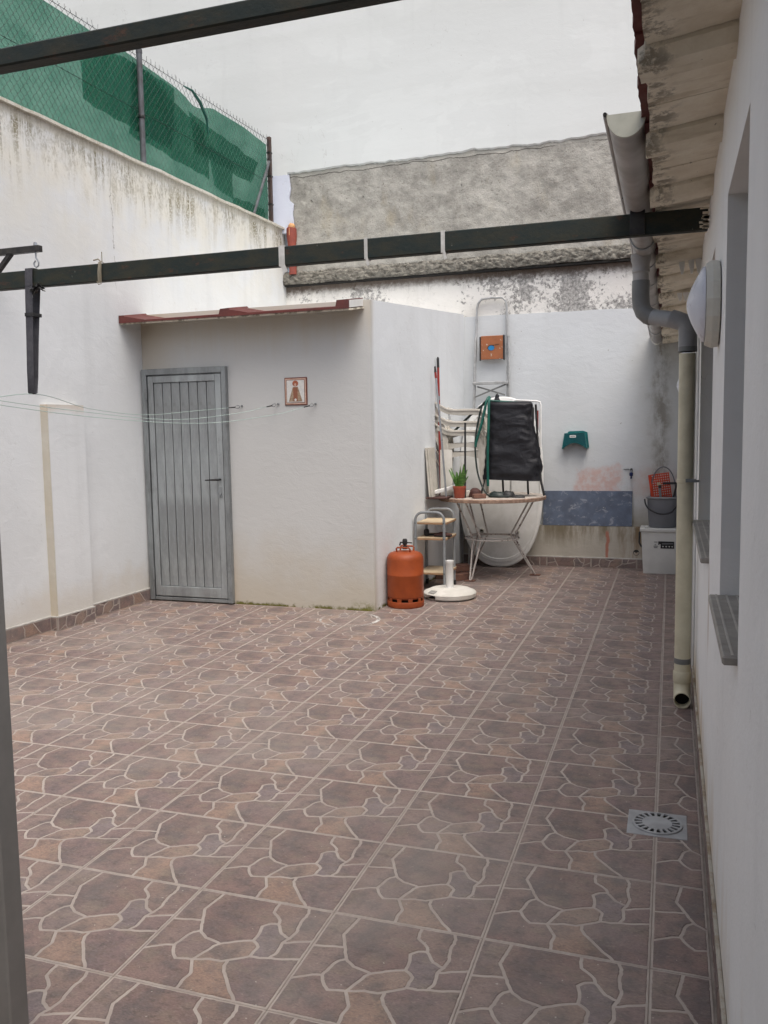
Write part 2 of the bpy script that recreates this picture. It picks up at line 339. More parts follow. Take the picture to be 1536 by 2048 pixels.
def mat_ledge():
    t = NT('rough_mortar'); v = t.pos()[0]; n = t.noise(1.0, 5, 0.7, t.scale(v, (13, 13, 34)), 0.5); c = t.mix(t.step(n, 0.36, 0.64), (0.30, 0.285, 0.245), (0.125, 0.116, 0.10))
    k = t.step(t.noise(1.0, 4, 0.7, t.scale(v, (30, 30, 90), (3, 3, 3)), 0.6), 0.58, 0.68); c = t.mix(t.mul(k, 0.8), c, (0.06, 0.055, 0.048)); t.color(c); t.rough(0.95); t.b.inputs['Specular IOR Level'].default_value = 0.1
    t.bump(t.math('ADD', n, t.noise(70, 4, 0.7)), 0.9, 0.012); return t.m
M_LEDGE = mat_ledge()
M_CLAY = pm('red_clay', (0.30, 0.075, 0.05), (0.24, 0.06, 0.045), 14, 0.7, 0.3)
M_FOAM = pm('orange_foam', (0.75, 0.42, 0.20), (0.65, 0.35, 0.16), 20, 0.8, 0.4)
def mat_stone():
    t = NT('tile_stone'); a = t.new('ShaderNodeAttribute', attribute_name='tone'); ob = t.obj(); oi = t.new('ShaderNodeObjectInfo')
    off = t.new('ShaderNodeVectorMath', operation='SCALE'); cmb = t.new('ShaderNodeCombineXYZ')
    for i in range(3): t.l.new(oi.outputs['Random'], cmb.inputs[i])
    t.l.new(cmb.outputs[0], off.inputs[0]); off.inputs[3].default_value = 0.05
    add = t.new('ShaderNodeVectorMath', operation='ADD'); t.l.new(ob, add.inputs[0]); t.l.new(off.outputs[0], add.inputs[1]); v = add.outputs[0]
    n1 = t.noise(9, 5, 0.62, v); c = t.mix(t.mul(t.step(n1, 0.40, 0.66), 0.85), a.outputs['Color'], (0.136, 0.115, 0.112))
    g = t.step(t.noise(12, 5, 0.65, t.scale(v, (1, 1.5, 1), (4, 2, 1))), 0.48, 0.66); c = t.mix(t.mul(g, 0.5), c, (0.225, 0.160, 0.128))
    y_ = t.step(t.noise(10, 4, 0.6, t.scale(v, (1, 1.3, 1), (1, 12, 1))), 0.52, 0.68); c = t.mix(t.mul(y_, 0.45), c, (0.235, 0.195, 0.150))
    b = t.step(t.noise(30, 5, 0.72, t.scale(v, (1, 1.7, 1), (9, 5, 1))), 0.53, 0.66); c = t.mix(t.mul(b, 0.5), c, (0.085, 0.067, 0.063))
    w = t.step(t.noise(42, 5, 0.75, t.scale(v, (1, 1.5, 1), (2, 7, 3))), 0.56, 0.68); c = t.mix(t.mul(w, 0.5), c, (0.29, 0.235, 0.205))
    gr = t.step(t.noise(1.0, 4, 0.7, t.scale(v, (110, 260, 60))), 0.3, 0.75, 0.78, 1.2); mm = t.new('ShaderNodeVectorMath', operation='SCALE'); t.l.new(c, mm.inputs[0]); t.l.new(gr, mm.inputs[3])
    dust = t.mul(t.step(t.noise(0.9, 6, 0.7, dist=0.4), 0.42, 0.70), 0.34); c2 = t.mix(dust, mm.outputs[0], (0.33, 0.30, 0.27)); sp = t.step(t.noise(75, 1, 0.4), 0.775, 0.79); c2 = t.mix(t.mul(sp, 0.6), c2, (0.5, 0.47, 0.42))
    dk = t.mul(t.step(t.noise(1.7, 6, 0.72, t.scale(t.pos()[0], (1, 1, 1), (5, 9, 2)), 0.5), 0.55, 0.72), 0.22); c2 = t.mix(dk, c2, (0.10, 0.082, 0.075))
    t.color(c2); t.rough(t.step(n1, 0.3, 0.7, 0.42, 0.6)); t.b.inputs['Specular IOR Level'].default_value = 0.35
    t.bump(t.noise(60, 5, 0.7, t.scale(v, (1, 1.8, 1))), 0.35, 0.004); return t.m
M_STONE = mat_stone()
def mat_grout():
    t = NT('tile_grout_glaze'); c = t.mix(t.step(t.noise(11, 5, 0.6), 0.35, 0.65), (0.42, 0.365, 0.325), (0.345, 0.295, 0.262))
    d = t.step(t.noise(1.1, 4, 0.6), 0.4, 0.65); c = t.mix(t.mul(d, 0.3), c, (0.30, 0.255, 0.22)); gd = t.step(t.noise(17, 5, 0.75), 0.55, 0.68); c = t.mix(t.mul(gd, 0.25), c, (0.22, 0.185, 0.16))
    t.color(c); t.rough(0.6); t.bump(t.noise(70, 4, 0.6), 0.2, 0.003); return t.m
M_GROUT = mat_grout()
M_JOINT = pm('joint_mortar', (0.30, 0.26, 0.225), (0.21, 0.18, 0.155), 12, 0.9, obj=False)
M_GALV = None
def mat_galv(name='galvanised_steel', k=1.0):
    t = NT(name); v = t.obj(); f = t.step(t.noise(1.0, 6, 0.65, t.scale(v, (9, 9, 2.2))), 0.35, 0.68)
    c = t.mix(f, (0.40*k, 0.43*k, 0.44*k), (0.27*k, 0.285*k, 0.29*k)); d = t.step(t.noise(5, 6, 0.7, t.scale(v, (1, 1, 1), (3, 3, 3))), 0.56, 0.72); c = t.mix(t.mul(d, 0.5), c, (0.18*k, 0.185*k, 0.18*k))
    w = t.step(t.noise(11, 5, 0.7, t.scale(v, (1, 1, 2))), 0.62, 0.75); c = t.mix(t.mul(w, 0.35), c, (0.55, 0.57, 0.57))
    t.color(c); t.b.inputs['Metallic'].default_value = 0.55; t.rough(t.step(t.noise(8, 4, 0.6, v), 0.3, 0.7, 0.42, 0.66)); t.bump(t.noise(5, 3, 0.5, v), 0.12, 0.01); return t.m
M_GALV = mat_galv(); M_FRAME = mat_galv('weathered_steel_frame', 0.75)
def mat_beam():
    t = NT('dark_green_painted_iron'); v = t.pos()[0]; f = t.step(t.noise(16, 6, 0.7, t.scale(v, (0.6, 1, 1.4))), 0.38, 0.66)
    c = t.mix(f, (0.014, 0.022, 0.020), (0.030, 0.030, 0.020)); r = t.step(t.noise(24, 6, 0.75, t.scale(v, (0.5, 1, 1), (3, 1, 2))), 0.56, 0.70); c = t.mix(t.mul(r, 0.75), c, (0.075, 0.035, 0.02))
    s_ = t.step(t.noise(90, 3, 0.6, t.scale(v, (1, 1, 0.4))), 0.735, 0.76); c = t.mix(t.mul(s_, 0.6), c, (0.35, 0.33, 0.29))
    t.color(c); t.rough(0.62); t.b.inputs['Specular IOR Level'].default_value = 0.3; t.bump(t.noise(60, 5, 0.7, v), 0.4, 0.004); return t.m
M_BEAM = mat_beam()
M_BLACK = pm('black_plastic', (0.018, 0.018, 0.020), (0.03, 0.03, 0.03), 20, 0.5)
M_BLACKMET = pm('black_steel', (0.015, 0.015, 0.017), (0.035, 0.033, 0.03), 25, 0.45)
M_WHITEPL = pm('white_plastic', (0.78, 0.78, 0.76), (0.70, 0.70, 0.67), 8, 0.4)
M_CHAIR = pm('weathered_white_resin', (0.58, 0.55, 0.49), (0.48, 0.45, 0.39), 9, 0.55, 0.1)
M_CREAMPVC = pm('yellowed_pvc', (0.66, 0.62, 0.46), (0.56, 0.52, 0.375), 7, 0.45, 0.05)
M_CAP = pm('weathered_cap_plastic', (0.44, 0.44, 0.37), (0.36, 0.36, 0.30), 9, 0.5)
M_GREYPVC = pm('grey_pvc', (0.33, 0.34, 0.345), (0.27, 0.275, 0.28), 8, 0.42)
M_DGREYPVC = pm('dark_grey_pvc', (0.20, 0.205, 0.20), (0.16, 0.165, 0.16), 8, 0.45)
M_LGREYPVC = pm('light_grey_pvc', (0.44, 0.42, 0.40), (0.34, 0.32, 0.30), 5, 0.5, 0.05)
M_REDPAINT = pm('oxide_red_paint', (0.125, 0.033, 0.028), (0.095, 0.03, 0.026), 12, 0.7, 0.3)
def mat_eave():
    t = NT('dirty_cream_paint'); _, x, y, z = t.pos(); n = t.noise(9, 6, 0.7)
    c = t.mix(t.step(n, 0.3, 0.7), (0.80, 0.745, 0.62), (0.68, 0.61, 0.48)); e = t.mul(t.step(t.math('ADD', x, t.mul(n, 0.20)), 1.06, 0.97), t.step(t.noise(15, 6, 0.75), 0.46, 0.58)); c = t.mix(t.mul(e, 0.75), c, (0.13, 0.11, 0.075))
    st = t.step(t.noise(1.0, 5, 0.7, t.scale(t.pos()[0], (3, 16, 8))), 0.50, 0.68); c = t.mix(t.mul(st, 0.45), c, (0.42, 0.34, 0.23)); sp = t.step(t.noise(48, 3, 0.6), 0.70, 0.74); c = t.mix(t.mul(sp, 0.7), c, (0.09, 0.07, 0.05))
    t.color(c); t.rough(0.9); t.bump(t.noise(35, 5, 0.65), 0.35, 0.006); return t.m
M_EAVE = mat_eave()
M_SILL = pm('grey_ceramic_sill', (0.34, 0.315, 0.28), (0.26, 0.24, 0.215), 14, 0.5, 0.2)
M_SILLG = pm('sill_groove', (0.50, 0.47, 0.42), None, 14, 0.6)
M_ALU = pm('aluminium', (0.55, 0.55, 0.54), (0.42, 0.42, 0.41), 16, 0.42, metal=0.7)
M_ALUGREY = pm('grey_anodised_door_frame', (0.21, 0.205, 0.20), (0.18, 0.177, 0.172), 6, 0.5, spec=0.3)
M_ORANGE = pm('orange_bottle_paint', (0.33, 0.066, 0.014), (0.25, 0.048, 0.011), 5, 0.5, 0.12, 90)
M_CONCW = pm('white_painted_concrete', (0.66, 0.64, 0.59), (0.56, 0.54, 0.49), 7, 0.7, 0.25)
M_STICKER = pm('grey_sticker', (0.33, 0.32, 0.30), None, 20, 0.6)
M_TUBEG = pm('grey_lacquered_tube', (0.25, 0.265, 0.275), (0.20, 0.21, 0.22), 10, 0.35)
M_PINE = pm('light_pine_laminate', (0.58, 0.47, 0.32), (0.48, 0.37, 0.24), 7, 0.6, 0.1)
M_PINEE = pm('pine_edge', (0.38, 0.23, 0.13), (0.30, 0.18, 0.10), 12, 0.7)
M_TERRAZZO = pm('worn_terrazzo', (0.52, 0.47, 0.42), (0.38, 0.32, 0.27), 26, 0.7, 0.3)
M_TEDGE = pm('terrazzo_edge', (0.36, 0.25, 0.185), (0.24, 0.155, 0.115), 32, 0.8, 0.5)
def mat_flake():
    t = NT('flaking_white_iron'); v = t.obj(); f = t.step(t.noise(26, 6, 0.75, v), 0.55, 0.61); c = t.mix(f, (0.60, 0.56, 0.52), (0.10, 0.055, 0.04)); t.color(c); t.rough(0.7); t.bump(f, 0.4, 0.003); return t.m
M_FLAKE = mat_flake()
def mat_bag():
    t = NT('black_bin_bag'); v = t.obj(); t.color(t.mix(t.noise(6, 3, 0.5, v), (0.008, 0.008, 0.011), (0.014, 0.014, 0.018))); t.rough(0.52); t.b.inputs['Specular IOR Level'].default_value = 0.4
    a = t.noise(1.0, 3, 0.5, t.scale(v, (4, 4, 8), (1, 2, 3)), 2.2); b = t.noise(1.0, 3, 0.5, t.scale(v, (26, 26, 8)), 1.0); t.bump(t.math('ADD', t.mul(a, 1.0), t.mul(b, 0.5)), 0.35, 0.02); return t.m
M_BAG = mat_bag()
M_HOSE = pm('green_hose', (0.012, 0.115, 0.085), (0.010, 0.075, 0.06), 10, 0.4)
M_HOSED = pm('dark_hose', (0.012, 0.022, 0.02), (0.02, 0.03, 0.027), 10, 0.45)
M_TEAL = pm('teal_plastic', (0.004, 0.085, 0.095), (0.004, 0.07, 0.08), 6, 0.45)
M_TEALL = pm('teal_plastic_rim', (0.01, 0.16, 0.16), (0.01, 0.13, 0.135), 6, 0.4)
def mat_slate():
    t = NT('scuffed_blue_slate'); v = t.obj(); c = t.mix(t.step(t.noise(9, 5, 0.6, v), 0.3, 0.7), (0.11, 0.14, 0.205), (0.078, 0.097, 0.14)); s_ = t.step(t.noise(12, 7, 0.75, t.scale(v, (1, 1, 1.4)), 0.6), 0.535, 0.66); c = t.mix(t.mul(s_, 0.6), c, (0.34, 0.36, 0.40)); p = t.step(t.noise(7, 4, 0.7, t.scale(v, (1, 1, 2), (2, 2, 2))), 0.67, 0.71); c = t.mix(t.mul(p, 0.75), c, (0.6, 0.58, 0.52)); t.color(c); t.rough(0.6); return t.m
M_SLATE = mat_slate()
M_BINW = pm('off_white_bin_plastic', (0.62, 0.62, 0.59), (0.55, 0.55, 0.52), 4, 0.5)
M_BUCKET = pm('grey_bucket_plastic', (0.16, 0.165, 0.18), (0.14, 0.145, 0.155), 6, 0.5)
M_BUCKETR = pm('grey_bucket_rim', (0.25, 0.26, 0.265), None, 6, 0.45)
M_REDMESH = pm('orange_red_plastic', (0.62, 0.065, 0.02), (0.5, 0.05, 0.018), 12, 0.5)
M_BLUE = pm('blue_plastic', (0.02, 0.22, 0.48), (0.02, 0.18, 0.40), 9, 0.4)
M_NAVY = pm('navy_enamel', (0.015, 0.025, 0.10), None, 9, 0.35)
M_TERRA = pm('terracotta_plastic', (0.34, 0.075, 0.04), (0.27, 0.06, 0.035), 10, 0.5)
M_SOIL = pm('potting_soil', (0.05, 0.035, 0.025), (0.03, 0.02, 0.015), 40, 0.95, 0.5)
def mat_leaf():
    t = NT('snake_plant_leaf'); v = t.obj(); f = t.step(t.noise(1.0, 4, 0.6, t.scale(v, (14, 14, 70)), 0.5), 0.42, 0.6); t.color(t.mix(f, (0.045, 0.12, 0.022), (0.11, 0.22, 0.05))); t.rough(0.4); return t.m
M_LEAF = mat_leaf()
M_SHRUB = pm('shrub_leaf', (0.03, 0.06, 0.02), (0.05, 0.09, 0.03), 5, 0.6)
M_BROWN = pm('brown_plastic', (0.08, 0.035, 0.03), None, 10, 0.5)
M_BRICK = pm('old_brick', (0.20, 0.10, 0.07), (0.13, 0.07, 0.055), 16, 0.9, 0.5)
M_REDPOLE = pm('red_lacquer', (0.30, 0.030, 0.022), (0.24, 0.025, 0.02), 9, 0.4)
M_STEELPOLE = pm('steel_pole', (0.36, 0.38, 0.40), (0.30, 0.31, 0.33), 12, 0.35, metal=0.6)
M_STRAP = pm('grey_webbing', (0.075, 0.075, 0.085), (0.055, 0.055, 0.065), 30, 0.85, 0.5, 200)
M_TAPE = pm('white_tape', (0.58, 0.57, 0.54), (0.45, 0.44, 0.41), 15, 0.6)
M_LINE = pm('pale_green_line', (0.42, 0.52, 0.48), (0.36, 0.46, 0.43), 30, 0.5)
M_LAMPB = pm('cream_lamp_base', (0.66, 0.65, 0.58), (0.58, 0.56, 0.49), 6, 0.5)
M_LAMPD = pm('opal_diffuser', (0.68, 0.70, 0.76), (0.64, 0.66, 0.72), 4, 0.3)
M_DRAIN = pm('grey_drain_plastic', (0.36, 0.37, 0.38), (0.29, 0.295, 0.30), 12, 0.6, 0.1)
M_DARK = pm('dark_void', (0.01, 0.01, 0.01), (0.015, 0.014, 0.012), 12, 0.9)
M_MESHGREY = pm('wire_grey', (0.05, 0.055, 0.055), (0.03, 0.034, 0.034), 30, 0.5, metal=0.3)
M_POST = pm('fence_post_steel', (0.13, 0.14, 0.155), (0.085, 0.085, 0.09), 14, 0.55, metal=0.2)
M_POSTRUST = pm('rusty_end_post', (0.055, 0.042, 0.042), (0.09, 0.055, 0.045), 14, 0.7)
M_GLASS = pm('dark_window_glass', (0.03, 0.035, 0.04), None, 3, 0.08, spec=0.6)
M_WFRAME = pm('white_window_frame', (0.70, 0.70, 0.68), None, 5, 0.45)
M_GROUND = pm('earth_ground', (0.16, 0.13, 0.10), (0.11, 0.09, 0.07), 2, 0.95, obj=False)
M_ROOM = pm('room_paint', (0.55, 0.53, 0.50), None, 3, 0.9)
M_TILEW = pm('glazed_white_tile', (0.72, 0.70, 0.66), (0.62, 0.62, 0.60), 45, 0.3)
M_PICBR = pm('brown_tile_border', (0.17, 0.045, 0.025), None, 40, 0.35)
M_PICPK = pm('pink_tile_border', (0.62, 0.42, 0.33), None, 40, 0.35)
M_ROBE = pm('beige_robe_print', (0.42, 0.32, 0.22), (0.26, 0.17, 0.11), 60, 0.35)
M_ROBED = pm('brown_print', (0.30, 0.12, 0.07), None, 60, 0.35)
M_HALO = pm('rust_print', (0.45, 0.12, 0.05), (0.3, 0.1, 0.06), 60, 0.35)
M_RUSTPL = None
def mat_seatplate():
    t = NT('worn_orange_plate'); v = t.obj(); _n = t.noise(30, 7, 0.75, v); sp = t.new('ShaderNodeSeparateXYZ'); t.l.new(v, sp.inputs[0])
    c = t.mix(t.step(t.noise(8, 4, 0.6, v), 0.3, 0.7), (0.36, 0.12, 0.045), (0.28, 0.10, 0.04)); w = t.step(_n, 0.60, 0.64); c = t.mix(w, c, (0.58, 0.55, 0.46)); t.color(c); t.rough(0.7); t.bump(_n, 0.3, 0.003); return t.m
M_PLATE = mat_seatplate()
def mat_net(name, a):
    t = NT(name); v = t.pos()[0]; tr = t.new('ShaderNodeBsdfTransparent'); tr.inputs[0].default_value = (0.62, 0.78, 0.71, 1); tl = t.new('ShaderNodeBsdfTranslucent'); tl.inputs[0].default_value = (0.04, 0.42, 0.28, 1)
    t.color(t.mix(t.step(t.noise(4, 5, 0.6), 0.3, 0.7), (0.022, 0.185, 0.13), (0.035, 0.235, 0.17))); t.rough(0.75); ms = t.new('ShaderNodeMixShader'); ms.inputs[0].default_value = 0.45
    t.l.new(t.b.outputs[0], ms.inputs[1]); t.l.new(tl.outputs[0], ms.inputs[2]); m2 = t.new('ShaderNodeMixShader'); t.put(m2.inputs[0], t.step(t.noise(2.2, 5, 0.65, t.scale(v, (1, 1, 1.6))), 0.25, 0.75, a-0.12, a+0.12))
    t.l.new(tr.outputs[0], m2.inputs[1]); t.l.new(ms.outputs[0], m2.inputs[2]); t.l.new(m2.outputs[0], t.out.inputs[0]); return t.m
M_NET = mat_net('green_shade_net', 0.38); M_NET2 = mat_net('green_shade_net_patch', 0.36)
def mat_chalk():
    t = NT('white_scuff'); v = t.pos()[0]; tr = t.new('ShaderNodeBsdfTransparent'); t.color((0.62, 0.60, 0.57)); t.rough(0.9); ms = t.new('ShaderNodeMixShader'); a = t.new('ShaderNodeAttribute', attribute_name='fade')
    t.put(ms.inputs[0], t.mul(t.step(t.noise(14, 6, 0.7), 0.30, 0.62), a.outputs['Fac'])); t.l.new(tr.outputs[0], ms.inputs[1]); t.l.new(t.b.outputs[0], ms.inputs[2]); t.l.new(ms.outputs[0], t.out.inputs[0]); return t.m
M_CHALK = mat_chalk()

# ------------------------------------------------------------------ key dimensions (metres)
T = 0.45                               # one floor tile
def XL(y): return -3.425 + 0.045*(y-1.53)      # face of the left boundary wall
def XS(y): return -1.285 + 0.042*(y-3.17)      # right-hand face of the shed
HB = 3.0
XR, YS, YB, YP = 1.07, 3.17, 5.84, 5.77        # house wall, shed front, back wall, plinth front

# ------------------------------------------------------------------ ground and tiled floor
g = MB().box(-60, 60, -60, 60, -0.6, -0.06).build('ground', M_GROUND); g['kind'] = 'structure'
floor = struct('courtyard_floor')
MB().box(-3.7, 1.3, -1.95, 6.1, -0.055, -0.0022).build('mortar_bed', M_JOINT, floor)
TP = {'a':(.187,1),'b':(.607,1),'c':(.821,1),'d':(0,.625),'e':(.207,.663),'f':(0,.285),'g':(.175,.372),'h':(1,.664),'k':(1,.472),'l':(.419,0),'m':(.792,0),'p':(.444,.466),'r':(.631,.557),'s':(.705,.765),'t':(.839,.643),'u':(.816,.591),'v':(.802,.423),'w':(.683,.406),'x':(.575,.333),'y':(.36,.278),'e2':(.257,.556),'a1':(.15,.789),'a2':(.173,.738),'p1':(.271,.539),'p2':(.326,.499),'p3':(.391,.484),'r1':(.551,.526),'r2':(.495,.493),'s1':(.631,.626),'s2':(.613,.713),'s3':(.653,.754),'b1':(.616,.884),'b2':(.694,.81),'b3':(.654,.852),'t1':(.767,.678),'t2':(.736,.723),'c1':(.842,.94),'c2':(.835,.828),'c3':(.853,.716),'u1':(.826,.495),'w1':(.688,.508),'w2':(.666,.534),'g1':(.198,.483),'g2':(.22,.528),'f1':(.062,.325),'f2':(.12,.359),'y1':(.21,.307),'y2':(.256,.257),'y3':(.389,.224),'y4':(.422,.162),'y5':(.412,.079),'x1':(.577,.281),'x2':(.604,.228),'x3':(.67,.148),'x4':(.724,.080),'x5':(.762,.046),'py':(.4,.376),'py1':(.418,.434),'yx':(.466,.31),'yx1':(.54,.312),'h1':(.918,.63),'h2':(.864,.606),'vk':(.89,.437),'wv':(.749,.407),'xw':(.624,.363),'de':(.107,.644),'FL':(0,1),'FR':(1,1),'NL':(0,0),'NR':(1,0)}
STONES = [  # outlines, counter-clockwise, and tone (linear)
 ('FL d de e a2 a1 a', (.185,.148,.128)), ('a a1 a2 e e2 p1 p2 p3 p r2 r1 r s1 s2 s3 s b2 b3 b1 b', (.168,.122,.105)),
 ('b b1 b3 b2 s t2 t1 t c3 c2 c1 c', (.20,.152,.125)), ('c c1 c2 c3 t u h2 h1 h FR', (.185,.142,.122)),
 ('d f f1 f2 g g1 g2 e2 e de', (.195,.150,.128)), ('g y1 y2 y py py1 p p3 p2 p1 e2 g2 g1', (.180,.142,.125)),
 ('p py1 py y yx yx1 x xw w w1 w2 r r1 r2', (.225,.172,.135)), ('r w2 w1 w wv v u1 u t t1 t2 s s3 s2 s1', (.172,.145,.138)),
 ('u u1 v vk k h h1 h2', (.172,.132,.118)), ('f NL l y5 y4 y3 y y2 y1 g f2 f1', (.185,.135,.115)),
 ('y y3 y4 y5 l m x5 x4 x3 x2 x1 x yx1 yx', (.245,.175,.130)), ('x x1 x2 x3 x4 x5 m NR k vk v wv w xw', (.170,.128,.116))]
def clip(poly, rect):
    x0, x1, y0, y1 = rect
    for ax, lim, sg in ((0, x0, 1), (0, x1, -1), (1, y0, 1), (1, y1, -1)):
        out = []
        for i, p in enumerate(poly):
            q = poly[(i+1) % len(poly)]; ip, iq = sg*(p[ax]-lim) >= 0, sg*(q[ax]-lim) >= 0
            if ip: out.append(p)
            if ip != iq: k = (lim-p[ax])/(q[ax]-p[ax]); out.append((p[0]+k*(q[0]-p[0]), p[1]+k*(q[1]-p[1])))
        poly = out
        if len(poly) < 3: return []
    return poly
def inset(poly, d):
    n = len(poly); out = []
    for i in range(n):
        p0, p1, p2 = Vector(poly[i-1]), Vector(poly[i]), Vector(poly[(i+1) % n]); a, b = (p1-p0), (p2-p1)
        if a.length < 1e-6 or b.length < 1e-6: continue
        a.normalize(); b.normalize(); na, nb = Vector((-a.y, a.x)), Vector((-b.y, b.x)); m = na+nb
        if m.length < 0.3: m = na
        m.normalize(); k = d/max(0.34, m.dot(na)); out.append((p1.x+m.x*k, p1.y+m.y*k))
    return out
def tile_mesh(name, rect=(0, 1, 0, 1), gap=0.0010, halfg=0.0047, bord=0.0024, h=0.0016):
    """one ceramic tile: cream glazed body with the stone pieces standing proud; metres, origin at rect corner"""
    mb = MB(); x0, x1, y0, y1 = rect; w, d = (x1-x0)*T, (y1-y0)*T; tones = []
    mb.box(gap, w-gap, gap, d-gap, -0.010, 0, 0, None, 0.0012); tones += [(.3, .26, .21)]*len(mb.f)
    for names, tone in STONES:
        poly = [TP[k] for k in names.split()]; ar = sum(p[0]*q[1]-q[0]*p[1] for p, q in zip(poly, poly[1:]+poly[:1]))
        if ar < 0: poly = poly[::-1]
        e = bord/T; poly = clip(poly, (x0+e, x1-e, y0+e, y1-e))
        if len(poly) < 3: continue
        poly = [((p[0]-x0)*T, (p[1]-y0)*T) for p in poly]; fine = []
        for p, q in zip(poly, poly[1:]+poly[:1]):
            L = math.hypot(q[0]-p[0], q[1]-p[1])
            if L < 1e-5: continue
            edge = abs(p[0]-q[0]) < 1e-6 or abs(p[1]-q[1]) < 1e-6
            k = max(1, int(L/0.010))
            for i in range(k):
                u = i/k; x, y = p[0]+u*(q[0]-p[0]), p[1]+u*(q[1]-p[1])
                if i and not edge: dx, dy = N3(x, y, 3, 110)*0.0034, N3(x, y, 9, 110)*0.0034; x += dx; y += dy
                elif i: dx, dy = N3(x, y, 5, 80)*0.0018, N3(x, y, 7, 80)*0.0018; x += dx; y += dy
                fine.append((x, y))
        fine = [p for i, p in enumerate(fine) if math.hypot(p[0]-fine[i-1][0], p[1]-fine[i-1][1]) > 0.0032]
        a = inset(fine, halfg); b = inset(fine, halfg+0.0016)
        if len(a) != len(b) or len(a) < 3: continue
        n = len(a); nf = len(mb.f)
        mb.add([(x, y, 0.0002) for x, y in a] + [(x, y, h) for x, y in b], [tuple(range(n, 2*n))] + [(i, (i+1) % n, n+(i+1) % n, n+i) for i in range(n)], 1)
        tones += [tone]*(len(mb.f)-nf)
    me = bpy.data.meshes.new(name); me.from_pydata([Vector(p) for p in mb.v], [], mb.f)
    me.materials.append(M_GROUT); me.materials.append(M_STONE); me.polygons.foreach_set('material_index', mb.m)
    at = me.attributes.new('tone', 'FLOAT_COLOR', 'FACE')
    for i, c in enumerate(tones): at.data[i].color = (c[0]*1.28, c[1]*1.20, c[2]*1.25, 1)
    me.update(); return me
TILE = tile_mesh('floor_tile'); TILE_R = tile_mesh('floor_tile_cut', (0, 0.34, 0, 1))
def place(me, name, parent, loc, rot=(0, 0, 0)):
    o = bpy.data.objects.new(name, me); COL.objects.link(o); o.parent = parent; o.location = loc; o.rotation_euler = rot; return o
for j in range(-4, 13):
    for i in range(-8, 3):
        x, y = i*T, j*T
        if x+T < XL(y+T)-0.02 or (x > -3.4 and x+T < XS(y)-0.03 and y > YS+0.04): continue
        if i == 2: place(TILE_R, 'tile', floor, (x, y, rnd(-.0004, .0004)))
        else: place(TILE, 'tile', floor, (x, y, rnd(-.0003, .0003)), (rnd(-.0004, .0004), rnd(-.0004, .0004), 0))

SK = [tile_mesh('skirting_piece', (0, 1, a, a+0.225)) for a in (0.02, 0.30, 0.55, 0.76)]
SKC = MB().box(0, T-0.002, 0, 0.012, 0, 0.006).mesh('skirting_cap', M_WHITEPL)
def skirting(parent, p0, p1, normal_left=True, h=0.1, cap=None):
    """row of cut tile pieces standing against a wall from p0 to p1 (the room lies to the left of p0->p1)"""
    p0, p1 = Vector((*p0, 0)), Vector((*p1, 0)); d = p1-p0; L = d.length; d.normalize(); n = Vector((-d.y, d.x, 0)); s = 0.0; k = 0; o0 = root_loc(parent)
    while s < L-0.02:
        w = min(T, L-s); p = p0 + d*s + n*0.010
        # tile x along d, tile y up, tile z along -? (face towards n)
        Mx = Matrix((( -d.x, 0, n.x), (-d.y, 0, n.y), (0, 1, 0))).to_4x4()
        q = p + d*w
        me = SK[k % 4] if w > T-0.001 else tile_mesh('skirting_end', (0, w/T, 0.3, 0.525))
        o = bpy.data.objects.new('skirting_tile', me); COL.objects.link(o); o.parent = parent
        o.matrix_local = Matrix.Translation(q-o0+Vector((0, 0, 0.001))) @ Mx
        s += w+0.001; k += 1
    if cap:
        mb = MB(); a, b = p0+n*0.0115, p1+n*0.0115; z0, z1 = h+0.0015, h+0.009
        mb.add([a-n*.02+Vector((0, 0, z0)), b-n*.02+Vector((0, 0, z0)), b+Vector((0, 0, z0)), a+Vector((0, 0, z0)), a-n*.02+Vector((0, 0, z1)), b-n*.02+Vector((0, 0, z1)), b+Vector((0, 0, z1)), a+Vector((0, 0, z1))],
               [(0, 1, 2, 3), (4, 7, 6, 5), (0, 4, 5, 1), (1, 5, 6, 2), (2, 6, 7, 3), (3, 7, 4, 0)]); mb.build('skirting_cap', cap, parent)

# ------------------------------------------------------------------ left boundary wall with pilaster
lw = thing('boundary_wall', 'stained white boundary wall on the left, under the green netting', 'wall', (-3.4, 2, 0))
mb = MB(); ya, yb = -2.0, YB+0.02
def wtop(y): return 3.70+0.012*N3(0, y, 1, 3.0)
rows = 60; zs = [-0.05, 0.6, 1.4, 2.2, 3.0, 3.4]
def lwf(u, v):
    y = ya+(yb-ya)*u; z = -0.05+(wtop(y)+0.05)*v; return Vector((XL(y)+0.004*N3(1, y, z, 1.3), y, z))
mb.slab(lwf, rows, 24, (-0.22, 0, 0)); mb.build('wall_body', M_LEFT, lw, 50)
mb = MB()
def pil(u, v):
    y = 1.955+0.385*u; z = 0.0+1.665*v; return Vector((XL(y)+0.062, y, z))
mb.slab(pil, 6, 20, (-0.07, 0, 0)); pl = mb.build('pilaster', M_PIL, lw)
mb = MB(); mb.slab(lambda u, v: Vector((XL(-2+7.86*u)-0.25+0.28*v, -2+7.86*u, wtop(-2+7.86*u)+0.001+0.004*N3(v*5, u*40, 0))), 60, 3, (0, 0, 0.022)); mb.build('mortar_capping', M_LEFT, lw, 60)
skirting(lw, (XL(YS), YS), (XL(2.34), 2.34), cap=M_TAPE)
skirting(lw, (XL(2.34)+0.062, 2.35), (XL(1.955)+0.062, 1.944), cap=M_TAPE)
skirting(lw, (XL(1.955)+0.06, 1.955), (XL(1.955), 1.955), cap=M_TAPE)
skirting(lw, (XL(1.955), 1.944), (XL(-1.2), -1.2), cap=M_TAPE)

